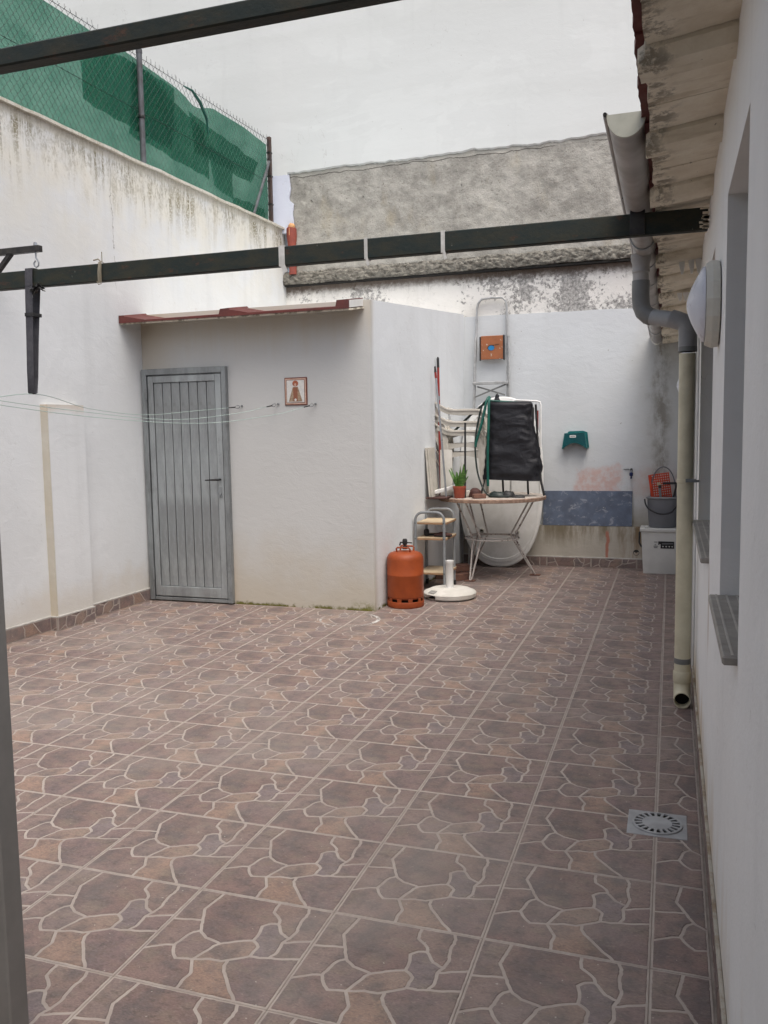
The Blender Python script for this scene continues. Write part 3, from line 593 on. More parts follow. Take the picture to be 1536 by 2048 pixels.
# ------------------------------------------------------------------ chain-link fence with shade net
fe = thing('chain_link_fence', 'chain-link fence with torn green shade net along the top of left wall', 'fence', (-3.4, 2, 3.7))
def fx(y): return XL(y)-0.07
FT = 4.64
for (y, r, m) in ((3.36, 0.024, M_POST), (0.55, 0.024, M_POST)):
    p = MB().tube([(fx(y)+.03, y, 3.66), (fx(y)+.03, y, FT+0.04)], r, 12).lathe([(0.001, 0.012), (r*0.7, 0.010), (r+.003, 0), (r+.003, -.03)], (fx(y)+.03, y, FT+0.04), 12).build('post', m, fe)
    MB().lathe([(r+.004, -.012), (r+.006, -.004), (r+.006, .004), (r+.004, .012)], (fx(y)+.03, y, 4.13), 12).build('band', M_BLACKMET, p)
y = 5.66
p = MB().box(fx(y)-.012, fx(y)+.028, y-.02, y+.02, 3.66, FT+0.03, 0, None, .003).build('end_post', M_POSTRUST, fe)
for z in (3.95, 4.25, 4.5): MB().box(fx(y)-.016, fx(y)+.032, y-.024, y+.024, z-.008, z+.008).build('clip', M_BLACKMET, p)
MB().tube([(fx(5.2)+.02, 5.22, 3.69), (fx(5.6)+.02, 5.63, 4.40)], 0.016, 10).build('brace', M_POST, fe)
mb = MB(); cell = 0.062; y0 = 0.2
k = 0; yy = y0
while yy < 5.64:           # every wire is one zig-zag
    pts = []; z = 3.72; s_ = 0
    while z < FT+0.012:
        yk = yy + (cell/2 if s_ % 2 else 0); yk = min(yk, 5.65); pts.append((fx(yk)+.012+(.003 if s_ % 2 else -.003), yk, z)); z += cell*0.62; s_ += 1
    pts.append((pts[-1][0], pts[-1][1]+rnd(-.012, .012), FT+rnd(.02, .045)))
    mb.tube(pts, 0.0016, 4, 0, False); yy += cell/2*1.0 if False else cell; k += 1
cl = mb.build('chain_link_mesh', M_MESHGREY, fe); cl['kind'] = 'stuff'
mb2 = MB(); yy = y0+cell/2
while yy < 5.64:
    pts = []; z = 3.72; s_ = 0
    while z < FT+0.012:
        yk = yy + (cell/2 if s_ % 2 == 0 else 0); yk = min(yk, 5.65); pts.append((fx(yk)+.012+(-.003 if s_ % 2 else .003), yk, z)); z += cell*0.62; s_ += 1
    pts.append((pts[-1][0], pts[-1][1]+rnd(-.012, .012), FT+rnd(.0, .035)))
    mb2.tube(pts, 0.0016, 4, 0, False); yy += cell
cl2 = mb2.build('chain_link_mesh', M_MESHGREY, fe); cl2['kind'] = 'stuff'
for z in (3.735, 4.18, FT-0.01): MB().tube([(fx(a)+.014, a, z+.004*N3(a, z, 0, 2)) for a in [0.2+5.44*i/24 for i in range(25)]], 0.0024, 5).build('line_wire', M_MESHGREY, fe)
def ntop(y): return FT-0.02-0.05*max(0, N3(y, 0, 4, 1.7))-(0.10*math.exp(-((y-4.25)/0.22)**2))
def netf(u, v):
    y = 0.1+5.54*u; z = 3.70+(ntop(y)-3.70)*v; return Vector((fx(y)-.012-.018*abs(N3(y, z, 2, 2.2))-.006*N3(y, z, 7, 8), y, z))
MB().slab(netf, 90, 14, (-.0012, 0, 0)).build('shade_net', M_NET, fe, 80)
def patch(name, quad, d, seed):
    (a, b, c, e) = quad
    def f(u, v):
        y = (a[0]*(1-u)+b[0]*u)*(1-v)+(e[0]*(1-u)+c[0]*u)*v; z = (a[1]*(1-u)+b[1]*u)*(1-v)+(e[1]*(1-u)+c[1]*u)*v
        y += 0.04*N3(y, z, seed, 5)*(1 if 0 < v < 1 else 1.5); z += 0.03*N3(y, z, seed+3, 6)
        return Vector((fx(y)-.034-d+.008*N3(y, z, seed, 4), y, min(z, ntop(y))))
    MB().slab(f, 16, 10, (-.001, 0, 0)).build(name, M_NET2, fe, 80)
patch('net_patch', ((2.72, 4.05), (3.9, 4.02), (3.95, 4.60), (2.70, 4.55)), .004, 1)
patch('net_patch', ((3.30, 3.98), (4.50, 3.92), (4.45, 4.35), (3.35, 4.62)), .010, 4)
patch('net_patch', ((4.3, 4.12), (5.35, 4.10), (5.5, 4.36), (4.2, 4.46)), .016, 8)
patch('net_patch', ((4.62, 3.88), (4.95, 3.84), (5.0, 4.22), (4.5, 4.28)), .022, 11)
patch('net_patch', ((4.9, 3.74), (5.62, 3.72), (5.62, 3.90), (4.95, 3.86)), .006, 15)
MB().tube([(fx(4.1)+.02, 4.02, 4.62), (fx(4.2)+.025, 4.15, 4.625), (fx(4.3)+.03, 4.27, 4.56), (fx(4.4)+.03, 4.38, 4.44), (fx(4.4)+.028, 4.40, 4.30)], [.006, .012, .016, .012, .005], 8).build('torn_flap', M_HOSE, fe)

# shrub showing dimly through the net
sh = thing('shrub', 'dark shrub showing dimly through the green net', 'shrub', (-3.95, 1.75, 2.6))
MB().tube([(-3.95, 1.75, 2.6), (-3.93, 1.8, 3.4), (-3.97, 1.85, 3.95)], [.02, .015, .008], 6).build('trunk', M_BRICK, sh)
mb = MB()
for i in range(130):
    c = Vector((-3.95+random.gauss(0, .09), 1.92+random.gauss(0, .15), 3.93+random.gauss(0, .07))); a = Vector((rnd(-1, 1), rnd(-1, 1), rnd(-.6, .8))).normalized()*rnd(.03, .05); b = a.cross(Vector((rnd(-1, 1), rnd(-1, 1), rnd(-1, 1)))).normalized()*.012
    mb.add([c-a, c+b, c+a, c-b], [(0, 1, 2, 3)])
mb.build('crown', M_SHRUB, sh)

# ------------------------------------------------------------------ party wall at the back
pw = thing('party_wall', 'tall white neighbouring wall at the back with a bare grey cement band', 'wall', (-1, YB, 0))
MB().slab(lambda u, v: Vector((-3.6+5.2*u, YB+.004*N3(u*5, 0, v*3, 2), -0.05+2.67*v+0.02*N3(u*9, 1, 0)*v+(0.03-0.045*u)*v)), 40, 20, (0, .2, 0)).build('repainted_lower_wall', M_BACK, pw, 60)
MB().slab(lambda u, v: Vector((-3.6+5.2*u, YB+.010+.006*FB(u*5, 0, v*.5, 6), 2.5+0.64*v)), 110, 14, (0, .18, 0)).build('old_painted_band', M_OLD, pw, 60)
def ledge(u, v):
    x = -3.23+4.8*u; a = v; z = 3.085+.018*u+0.150*a+0.02*N3(x, 0, 5, 4)*(1 if 0 < v < 1 else .6)
    bulge = 0.032*math.sin(math.pi*min(1, 0.12+a*0.88))**0.6 + 0.030*(1-a) + 0.020*FB(x, a*.17, 2, 22, 4)+0.012*FB(x, a*.2, 7, 60, 3)
    return Vector((x, YB-.012-bulge, z))
MB().slab(ledge, 420, 16, (0, .12, 0)).build('mortar_ledge', M_LEDGE, pw, 180)
MB().box(-3.22, 1.57, YB-.058, YB+.02, 3.072, 3.088).build('ledge_shadow_strip', M_DARK, pw)  # dark strip standing in for the shadow under the ledge
def rtop(x): return 4.305+0.02*N3(x, 0, 0, 1.4)+0.018*FB(x, 3, 0, 9, 3)
def rleft(z): return -3.145+0.035*N3(0, 0, z, 3)+0.02*FB(0, z, 0, 11, 3)+(0.05 if z < 3.98 else 0)*1.0
def rend(u, v):
    z0 = 3.22; x1 = 1.6; x = -3.1+(x1+3.1)*u; z = z0+(rtop(x)-z0)*v; xl = rleft(z); x = xl+(x1-xl)*u
    return Vector((x, YB-.020+.007*FB(x, 0, z, 7, 5)+.004*FB(x, 2, z, 26, 3), z))
MB().slab(rend, 220, 60, (0, .15, 0)).build('grey_render_band', M_REND, pw, 180)
# upper white coat, its broken lower lip standing proud of the render
def upper(u, v):
    x = -14+20*u
    if x > -3.16: zb = rtop(x)-0.004
    else: zb = 4.30
    z = zb+(15-zb)*(v**2.2); return Vector((x, YB-.040, z))
xs = [-14, -8, -5, -3.9] + [-3.16+4.9*i/200 for i in range(201)] + [4, 8]
vs_, fs = [], []
for x in xs:
    zb = (rtop(x)+0.006*N3(x, 1, 1, 40)-0.004) if x > -3.17 else -0.05
    for (yo, z) in ((YB+.3, zb), (YB-.026, zb), (YB-.040, zb+.014), (YB-.040, 7.0), (YB-.040, 15.0), (YB+.3, 15.0)): vs_.append((x, yo if x > -3.17 else max(yo, YB-.04), z))
for i in range(len(xs)-1):
    for j in range(5): a = i*6+j; fs.append((a, a+6, a+7, a+1))
MB().add(vs_, fs).build('upper_wall', M_TALL, pw, 40)
MB().slab(lambda u, v: Vector((-3.34+(rleft(3.66+.63*v)+.0-(-3.34))*u, YB-.046+.002*N3(u*4, v*6, 0), 3.66+.63*v+.01*N3(u*6, 2, 0))), 8, 16, (0, .05, 0)).build('bluish_paint_patch', M_BLUEW, pw, 60)
p = MB().tube([(-3.115, YB-.045, 3.20), (-3.118, YB-.046, 3.5), (-3.118, YB-.05, 3.62), (-3.118, YB-.05, 3.70), (-3.115, YB-.045, 3.73)], [.042, .044, .058, .056, .03], 14).build('clay_pipe', M_CLAY, pw)
mb = MB(); mb.lathe([(0.001, .03), (.03, .022), (.042, 0), (.03, -.025), (.001, -.03)], (-3.105, YB-.075, 3.725), 10, sx=1, sy=.6); mb.v = [(x+.008*N3(x, y, z, 50), y, z+.014*N3(x, z, y, 40)) for x, y, z in mb.v]
mb.tube([(-3.12, YB-.10, 3.70), (-3.122, YB-.102, 3.62)], .006, 6); mb.build('expanding_foam', M_FOAM, p, 80)
MB().slab(lambda u, v: Vector((XS(YP)-.05+2.6*u, YP+.006*N3(u*9, 0, v*3, 1.5), -.05+.478*v+.005*N3(u*20, 3, 0)*v)), 60, 8, (0, .1, 0)).build('plinth', M_PLINTH, pw, 60)
MB().lathe([(.024, -.002), (.03, -.004), (.03, .02), (.022, .02)], (.614, YP, .168), 16, axis='y').build('drain_hole_ring', M_BLACK, pw)
skirting(pw, (XR, YP), (XS(YP), YP), h=.1, cap=M_TAPE)

# ------------------------------------------------------------------ shed with metal door and tiled canopy
sd = thing('shed', 'white rendered lean-to shed in the back left corner with a steel door', 'shed', (-2.3, 4.4, 0))
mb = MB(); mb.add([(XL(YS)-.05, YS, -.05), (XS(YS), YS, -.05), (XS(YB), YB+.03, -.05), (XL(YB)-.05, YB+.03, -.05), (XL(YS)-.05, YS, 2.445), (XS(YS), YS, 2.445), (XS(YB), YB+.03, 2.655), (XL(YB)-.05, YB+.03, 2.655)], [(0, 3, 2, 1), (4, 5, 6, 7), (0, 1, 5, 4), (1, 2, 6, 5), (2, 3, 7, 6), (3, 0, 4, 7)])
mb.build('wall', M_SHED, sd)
DX0, DX1, DZ = -3.335, -2.535, 1.985
dr = MB().box(DX0+.04, DX1-.04, YS-.012, YS-.004, .04, DZ-.04).build('door', M_GALV, sd)
mb = MB(); f0, f1 = YS-.05, YS-.002
mb.box(DX0, DX0+.045, f0, f1, .012, DZ, 0, None, .003).box(DX1-.04, DX1, f0, f1, .012, DZ, 0, None, .003).box(DX0+.0455, DX1-.0405, f0, f1, DZ-.05, DZ, 0, None, .003).box(DX0+.0455, DX1-.0405, f0+.01, f1, .012, .04, 0, None, .003); mb.build('door_frame', M_FRAME, dr)
mb = MB(); a, b, z0, z1 = DX0+.055, DX1-.048, .05, DZ-.06; y0, y1 = YS-.042, YS-.0125
mb.box(a, a+.05, y0, y1, z0, z1, 0, None, .003).box(b-.055, b, y0, y1, z0, z1, 0, None, .003).box(a+.0505, b-.0555, y0, y1, z1-.055, z1, 0, None, .003).box(a+.0505, b-.0555, y0, y1, z0, z0+.085, 0, None, .003); mb.build('leaf_frame', M_GALV, dr)
n = 7; x0, x1 = a+.0515, b-.0565; w = (x1-x0)/n; plank = None
for i in range(n):
    if plank is None:
        plank = MB().box(x0+.0034, x0+w-.0034, y0+.010, y1-.002, z0+.087, z1-.057, 0, None, .003).build('plank', M_GALV, dr)
    else: copy_part(plank, dr, (w*i, 0, 0))
for z in (1.78, .24): MB().tube([(DX0+.049, YS-.058, z-.05), (DX0+.049, YS-.058, z+.05)], .0085, 10).build('hinge', M_FRAME, dr)
MB().tube([(b-.03, YS-.045, 1.055), (b-.03, YS-.085, 1.055), (b-.045, YS-.09, 1.055), (b-.15, YS-.085, 1.05)], [.009, .009, .009, .005], 8).build('door_handle', M_BLACKMET, dr)
MB().box(b-.045, b-.018, YS-.047, YS-.042, .90, .99, 0, None, .004).lathe([(.012, -.012), (.012, 0), (.001, 0.001)][::-1], (b-.031, YS-.047, .935), 12, axis='y').build('lock_plate', M_FRAME, dr)
# canopy: red clay-coloured sheet with upstand ribs, cream underside
CX0, CX1 = XL(2.88)+.004, -1.352; L = CX1-CX0; cz = 2.345; CY = 2.88
def cprof():
    pts = [(CX0, .062), (CX0+.045, .062), (CX0+.055, .052), (CX0+.25, .016)]; m = CX0+.92
    pts += [(m, .018), (m+.012, .060), (m+.085, .064), (m+.10, .050), (m+.26, .018), (CX1-.105, .018), (CX1-.095, .066), (CX1, .068)]; return pts
top = cprof(); poly = [(CX0, 0)] + top + [(CX1, 0)]
cn = MB().prism(poly, lambda u, v, d: (max(u, XL(d)+.003), d, cz+v+(d-CY)*.17), CY, YS+.03).build('canopy', M_REDPAINT, sd)
MB().prism([(CX0+.002, -.014), (CX1+.02, -.014), (CX1+.02, -.001), (CX0+.002, -.001)], lambda u, v, d: (max(u, XL(d)+.003), d, cz+v+(d-CY)*.17), CY+.012, YS-.001).build('canopy_soffit', M_EAVE, cn)
MB().prism([(CX1+.0015, .006), (CX1+.012, .006), (CX1+.012, .060), (CX1+.0015, .060)], lambda u, v, d: (u, d, cz+v+(d-CY)*.17), CY+.012, YS-.002).build('canopy_end', M_WHITEPL, cn)

# ------------------------------------------------------------------ house wall on the right
hw = thing('house', 'long low white house on the right with cream eaves and window recesses', 'house', (1.2, 2, 0))
WIN = [(-1.27, -.57), (.14, 1.50)]; SZ, LZ = .95, 2.055
def wall_piece(y0, y1, z0, z1, mb): mb.box(XR, XR+.25, y0, y1, z0, z1)
mb = MB(); cuts = [-5.2, -1.27, -.57, .14, 1.50, YB+.02]
wallf = [(-5.2, -1.27, -.05, 2.5), (-.57, .14, -.05, 2.5), (1.50, YB+.02, -.05, 2.5)]
for (a, b, c, d) in wallf:
    ny = max(2, int((b-a)/.25)); nz = 12
    mb.slab(lambda u, v: Vector((XR+.003*N3(0, a+(b-a)*u, c+(d-c)*v, 1.6)*(0 if u in (0, 1) else 1), a+(b-a)*u, c+(d-c)*v)), ny, nz, (.25, 0, 0))
for (a, b) in WIN: mb.box(XR, XR+.25, a-.0005, b+.0005, -.05, SZ-.022); mb.box(XR, XR+.25, a-.0005, b+.0005, LZ, 2.5)
mb.build('wall', M_RIGHT, hw, 50)
for (a, b) in WIN:
    w_ = MB().box(XR+.17, XR+.21, a, b, SZ+.04, LZ).build('window', M_WFRAME, hw)
    m = (a+b)/2
    MB().box(XR+.163, XR+.1695, a+.05, m-.025, SZ+.09, LZ-.05).build('pane', M_GLASS, w_); MB().box(XR+.163, XR+.1695, m+.025, b-.05, SZ+.09, LZ-.05).build('pane', M_GLASS, w_)
    sl = MB().box(XR-.030, XR+.168, a+.001, b-.001, SZ-.020, SZ, 0, None, .004).build('window_sill', M_SILL, hw)
    for dx in (.018, .045, .072): MB().box(XR-.03+dx, XR-.03+dx+.005, a+.006, b-.006, SZ-.001, SZ+.0018).build('sill_ridge', M_SILLG, sl)
# eave panels, one ribbed unit each 0.61 m
EP = .612; EX0, EX1 = .858, XR+.01
def eave_prof(): return [(0, 0), (.022, -.030), (.085, -.044), (.098, -.040), (.178, -.004), (.385, .000), (.390, .010), (.394, .000), (.58, .002), (EP-.002, .002)]
def eave_mesh(seed):
    mb = MB(); pr_ = eave_prof(); nx = 9
    def f(u, v):
        k = u*(len(pr_)-1); i = min(int(k), len(pr_)-2); fr = k-i; y = pr_[i][0]+(pr_[i+1][0]-pr_[i][0])*fr; z = pr_[i][1]+(pr_[i+1][1]-pr_[i][1])*fr
        x = EX0+(EX1-EX0)*v
        if v == 0: x += .010*FB(y, seed, 0, 14, 3) - (.014 if .015 < y < .13 else 0)
        return Vector((x, y, z-(.028*(1-v)) + .002*FB(x, y, seed, 12, 3)))
    mb.slab(f, (len(pr_)-1)*4, nx, (0, 0, .034)); return mb.mesh('eave_panel', M_EAVE, ang=28)
EM = [eave_mesh(s) for s in (1, 2, 3)]
ez = lambda y: 2.352-.015*y
RT = MB().slab(lambda u, v: Vector((.832+.075*v+.006*FB(0, u*.6, 1, 16, 3)*(v == 0), EP*u, .006+.008*FB(u*.6, v*.1, 2, 9, 2))), 24, 2, (0, 0, .03)).mesh('roof_tile_edge', M_REDPAINT)
for i in range(-4, 12):
    y = -.885+EP*i
    if y > YB: break
    e = place(EM[i % 3], 'eave_panel', hw, (-1.2, y-2, ez(y)+.0)); e['label'] = 'ribbed cream eave panel'
    place(RT, 'roof_tile', hw, (-1.2, y-2, ez(y)+.004))
MB().add([(.87, -5.2, 2.43), (6.5, -5.2, 4.0), (6.5, YB, 4.0), (.87, YB, 2.38), (.87, -5.2, 2.46), (6.5, -5.2, 4.05), (6.5, YB, 4.05), (.87, YB, 2.41)], [(0, 3, 2, 1), (4, 5, 6, 7), (0, 1, 5, 4), (1, 2, 6, 5), (2, 3, 7, 6), (3, 0, 4, 7)]).build('roof', M_REDPAINT, hw)
# white door trim beyond the second window
MB().box(XR-.012, XR-.0005, 1.78, 1.83, .09, 2.08, 0, None, .003).box(XR-.020, XR-.0125, 1.835, 1.90, .10, 2.08, 0, None, .003).build('door_trim', M_WHITEPL, hw)
skirting(hw, (XR, -1.75), (XR, 1.77), h=.1)
skirting(hw, (XR, 1.92), (XR, YP-.012), h=.1)
MB().box(XR-.0115, XR-.0005, -1.75, 1.77, .1025, .112, 0, None, .002).build('skirting_top', M_PLINTH, hw)

# door frame, and the unseen house added behind the camera for its shade
rm = thing('doorway', 'grey aluminium door frame at the left edge of the view', 'door frame', (-.55, -1.6, 0))
MB().box(-.585, -.502, -1.66, -1.60, 0, 2.46, 0, None, .004).build('frame_post', M_ALUGREY, rm)
MB().box(-.60, -.5445, -1.67, -1.6605, 0, 2.46, 0, None, .003).build('sliding_leaf_stile', M_ALUGREY, rm)
MB().box(-.585, 1.06, -1.66, -1.60, 2.47, 2.53, 0, None, .004).build('frame_head', M_ALUGREY, rm)
rw_ = thing('rear_shade_house', 'unseen white house behind the camera, added to shade the yard', 'house', (-1, -3.5, 0))  # unseen house, height and setback chosen for the shade it throws
MB().box(-5.0, 5.0, -6.5, -3.7, 2.60, HB).build('upper_shade_block', M_RIGHT, rw_)
MB().box(-5.0, 5.0, -6.5, -6.3, -.05, 2.599).box(-5.0, -3.7, -6.29, -3.7, -.05, 2.599).build('ground_floor_wall', M_RIGHT, rw_)
MB().box(-3.69, 1.06, -6.29, -1.96, -.05, -.004).build('room_floor', M_JOINT, rw_)

# ------------------------------------------------------------------ iron beams
def beam(y, z0, z1, x0, x1, label):
    t = thing('iron_beam', label, 'beam', ((x0+x1)/2, y, (z0+z1)/2), 'iron beams across the courtyard')
    mb = MB(); n = 40
    for a, b, c, d in ((y, y+.045, z0, z1),): mb.box(x0, x1, a, b, c, d, 0, None, .004)
    mb.build('beam_body', M_BEAM, t); return t
b2 = beam(.64, 2.222, 2.312, -3.40, 1.062, 'dark green iron beam with white tape wraps in front of the shed')
for x, w in ((-.835, .030), (-.41, .016), (-.045, .018)):
    mb = MB().box(x-w/2, x+w/2, .637, .688, 2.219, 2.3155)
    mb.bar((x+.004, .637, 2.225), (x+w*.7, .636, 2.19), w*.7, .002, 0, (0, 1, 0)); mb.build('tape_wrap', M_TAPE, b2)
mb = MB()
for k in range(4): mb.tube([(-1.87+.006*k, .632, 2.225-.012), (-1.868+.006*k, .63, 2.27), (-1.865+.005*k, .636, 2.318), (-1.86, .66, 2.322), (-1.865, .69, 2.316)], .0022, 5)
mb.tube([(-1.86, .65, 2.32), (-1.875, .645, 2.335), (-1.90, .64, 2.33)], .004, 5); mb.tube([(-1.855, .65, 2.32), (-1.853, .648, 2.37)], .0025, 5); mb.tube([(-1.88, .635, 2.222), (-1.87, .632, 2.205), (-1.85, .632, 2.208)], .0022, 5)
mb.build('wire_tie', M_PLINTH, b2)
mb = MB()
for k in range(12): zz_ = 2.226+.082*rnd(0, 1); mb.box(1.062-rnd(.006, .035), 1.066, .6385, .6398, zz_-rnd(.002, .006), zz_+rnd(.002, .006))
mb.build('flaking_paint', M_EAVE, b2)
b1 = beam(-1.30, 2.368, 2.413, -3.6, XR-.002, 'near dark green iron beam crossing above, rusty underneath')

# webbing strap looped over the far beam, and a rag
st = thing('webbing_strap', 'grey webbing strap looped over the far beam, hanging down', 'strap', (-2.3, .66, 2.3))
prof = [(.633, 2.225), (.631, 2.27), (.633, 2.3165), (.66, 2.3185), (.690, 2.316), (.692, 2.25), (.685, 2.15), (.675, 1.95), (.668, 1.75), (.660, 1.668), (.650, 1.662), (.641, 1.672), (.636, 1.78), (.634, 1.95), (.632, 2.15), (.632, 2.222)]
def strapx(z): return -2.303-.033*(2.3-z)/.64
mb = MB(); w = .047; vs_ = []; n = len(prof)
for y, z in prof: x = strapx(z); ww = w*(1 if z > 2 else .92); vs_ += [(x-ww/2, y, z), (x+ww/2, y, z)]
for y, z in prof: x = strapx(z); ww = w*(1 if z > 2 else .92); c = (.66, 2.0); d = .0025; vs_ += [(x-ww/2, y+(-d if y < .66 else d), z-(d if z < 1.7 else -d)), (x+ww/2, y+(-d if y < .66 else d), z-(d if z < 1.7 else -d))]
fs = []
for i in range(n-1): fs += [(2*i, 2*i+1, 2*i+3, 2*i+2), (2*n+2*i, 2*n+2*i+2, 2*n+2*i+3, 2*n+2*i+1), (2*i, 2*i+2, 2*n+2*i+2, 2*n+2*i), (2*i+1, 2*n+2*i+1, 2*n+2*i+3, 2*i+3)]
mb.add(vs_, fs); mb.build('loop', M_STRAP, st, 60)
MB().box(strapx(2.08)-.025, strapx(2.08)+.025, .626, .698, 2.070, 2.088).build('stitched_band', M_BLACK, st)
rg = MB().slab(lambda u, v: Vector((strapx(2.2)+.012+.085*u, .628+.012*math.sin(v*9+u*5), 2.235-.05*v-.01*math.sin(u*7)-.03*u*(v-.5)*(-1)+.012*N3(u*3, v*3, 1, 2))), 10, 8, (0, .006, 0)).build('knotted_rag', M_BLACK, None, 60)
tag(rg, 'black strip of cloth knotted to the strap below the beam', 'rag')

# bracket arm on the left wall with eye bolt
br = thing('wall_bracket', 'black steel bracket arm with an eye bolt on the left wall', 'bracket', (-3.3, 1.5, 2.64))
MB().box(XL(1.5)+.003, -2.945, 1.48, 1.52, 2.622, 2.662, 0, None, .003).build('arm', M_BLACKMET, br)
MB().bar((-3.36, 1.5, 2.46), (-3.18, 1.5, 2.63), .03, .03, 0, (0, 1, 0), .003).build('diagonal_strut', M_BLACKMET, br)
MB().box(XL(1.5)+.001, XL(1.5)+.009, 1.46, 1.54, 2.42, 2.68, 0, None, .003).build('wall_plate', M_BLACKMET, br)
mb = MB().tube([(-2.985, 1.5, 2.60), (-2.985, 1.5, 2.685)], .006, 8); mb.lathe([(.001, .02), (.012, .018), (.014, 0)], (-2.985, 1.5, 2.664), 6)
mb.tube([(-2.985, 1.5, 2.62), (-2.985, 1.5, 2.585), (-2.975, 1.5, 2.572), (-2.965, 1.5, 2.555), (-2.968, 1.5, 2.535), (-2.985, 1.5, 2.525), (-3.0, 1.5, 2.535), (-3.003, 1.5, 2.553), (-2.99, 1.5, 2.568)], .005, 8); mb.build('eye_bolt', M_STEELPOLE, br)

# ------------------------------------------------------------------ clothes lines
def cloth(hook, pts, label, k):
    t = thing('clothes_line', label, 'clothes line', hook, 'clothes lines tied to the shed')
    h = Vector(hook)
    MB().tube([h+Vector((0, .03, 0)), h+Vector((0, -.012, 0))], .004, 8).lathe([(.001, -.016), (.008, -.014), (.008, -.004), (.004, 0)], tuple(h), 10, axis='y').build('screw', M_FRAME, t)
    a = h+Vector((-.012, -.02, -.006)); d = (Vector(pts[0])-a).normalized()
    u = d.cross(Vector((0, 0, 1))).normalized(); vv = u.cross(d)
    MB().tube([a+d*(.025*(1-math.cos(2*math.pi*i/16)))+vv*(.011*math.sin(2*math.pi*i/16)) for i in range(16)], .0028, 6, 0, True, True).build('snap_hook', M_FRAME, t)
    b = a+d*.05; c = a+d*.115; MB().tube([b, a+d*.06, c], [.006, .005, .0045], 8).build('black_sleeve', M_BLACK, t)
    P = [Vector(c)]+[Vector(q) for q in pts]; out = []
    for i in range(len(P)-1):         # catmull-rom
        p0, p1, p2, p3 = P[max(i-1, 0)], P[i], P[i+1], P[min(i+2, len(P)-1)]
        for s in range(8):
            x = s/8; out.append(.5*((2*p1)+(p2-p0)*x+(2*p0-5*p1+4*p2-p3)*x*x+(3*p1-p0-3*p2+p3)*x**3))
    out.append(P[-1]); MB().tube(out, .0021, 6).build('line', M_LINE, t)
cloth((-2.41, YS-.002, 1.657), [(-2.62, 2.7, 1.61), (-2.62, 2.1, 1.575), (-2.48, 1.3, 1.60), (-2.335, .66, 1.661), (-2.45, .2, 1.60), (-2.7, -.4, 1.56)], 'left clothes line, lifted by the webbing strap, tied beside the door', 0)
cloth((-2.083, YS-.002, 1.665), [(-2.22, 2.7, 1.585), (-2.34, 2.0, 1.535), (-2.50, 1.2, 1.585), (-2.62, .5, 1.655), (-2.75, -.2, 1.76)], 'middle clothes line, tied left of the picture tile', 1)
cloth((-1.755, YS-.002, 1.657), [(-1.92, 2.7, 1.565), (-2.12, 2.0, 1.505), (-2.38, 1.2, 1.545), (-2.62, .5, 1.63), (-2.8, -.2, 1.73)], 'right clothes line, tied just below right of the picture tile', 2)

# ------------------------------------------------------------------ framed devotional tile
px0, px1, pz0, pz1 = -2.022, -1.826, 1.652, 1.872
pc = thing('picture_tile', 'small framed ceramic picture of a robed figure on the shed wall', 'picture', (-1.92, YS, 1.76))
MB().box(px0, px1, YS-.010, YS-.0005, pz0, pz1, 0, None, .002).build('border', M_PICBR, pc)
MB().box(px0+.008, px1-.008, YS-.012, YS-.0102, pz0+.008, pz1-.008).build('pink_band', M_PICPK, pc)
MB().box(px0+.018, px1-.018, YS-.0135, YS-.0122, pz0+.018, pz1-.018).build('brown_band', M_PICBR, pc)
pt = MB().box(px0+.022, px1-.022, YS-.015, YS-.0137, pz0+.022, pz1-.022).build('white_tile', M_TILEW, pc)
fy = lambda u, v, d: (-1.924+u, d, 1.762+v)
MB().prism([(-.058, -.082), (.058, -.082), (.055, -.066), (.022, .035), (-.022, .035), (-.055, -.066)], fy, YS-.0152, YS-.0165).build('robe', M_ROBE, pt)
MB().prism([(-.017, -.08), (.017, -.08), (.02, .03), (-.02, .03)], fy, YS-.0167, YS-.0172).build('sash', M_ROBED, pt)
MB().prism([(.010*math.cos(a), -.068+.011*math.sin(a)) for a in [i*math.pi/4+.4 for i in range(8)]], fy, YS-.0174, YS-.0178).build('white_base', M_TILEW, pt)
MB().prism([(.026*math.cos(a), .062+.024*math.sin(a)) for a in [i*math.pi/6 for i in range(12)]], fy, YS-.0152, YS-.0166).build('halo', M_HALO, pt)
MB().prism([(.009*math.cos(a), .052+.012*math.sin(a)) for a in [i*math.pi/5 for i in range(10)]], fy, YS-.0168, YS-.0174).build('face', M_PICPK, pt)

# ------------------------------------------------------------------ gutter
gt = thing('rain_gutter', 'grey half-round plastic gutter running below the eaves', 'gutter', (.787, 2.5, 2.38))
GX, GR, GY0, GY1 = .787, .058, -.30, YB-.005
def gz(y): return 2.392-.012*(y)
ring = [(GR*math.cos(a), GR*1.22*math.sin(a)) for a in [math.pi+math.pi*i/16 for i in range(17)]] + [((GR-.004)*math.cos(a), (GR*1.22-.004)*math.sin(a)) for a in [2*math.pi-math.pi*i/16 for i in range(17)]]
def gfun(u, v, d): return (GX+u, d, gz(d)+v)
tr = MB().prism(ring, gfun, GY0+.005, GY1).build('trough', M_LGREYPVC, gt)
for s in (-1, 1): MB().tube([(GX+s*(GR+.004), GY0, gz(GY0)), (GX+s*(GR+.004), GY1, gz(GY1))], .0085, 10).build('rolled_rim', M_LGREYPVC, tr)
MB().prism([(GR*1.03*math.cos(a), GR*1.25*math.sin(a)) for a in [math.pi+math.pi*i/16 for i in range(17)]], gfun, GY0-.004, GY0+.006).build('end_cap', M_CAP, gt)
for s in (-1, 1): MB().tube([(GX+s*(GR+.006), GY0-.003, gz(GY0)+.001), (GX+s*(GR+.006), GY0-.012, gz(GY0)+.001)], .006, 10).build('rim_hollow', M_DARK, gt)
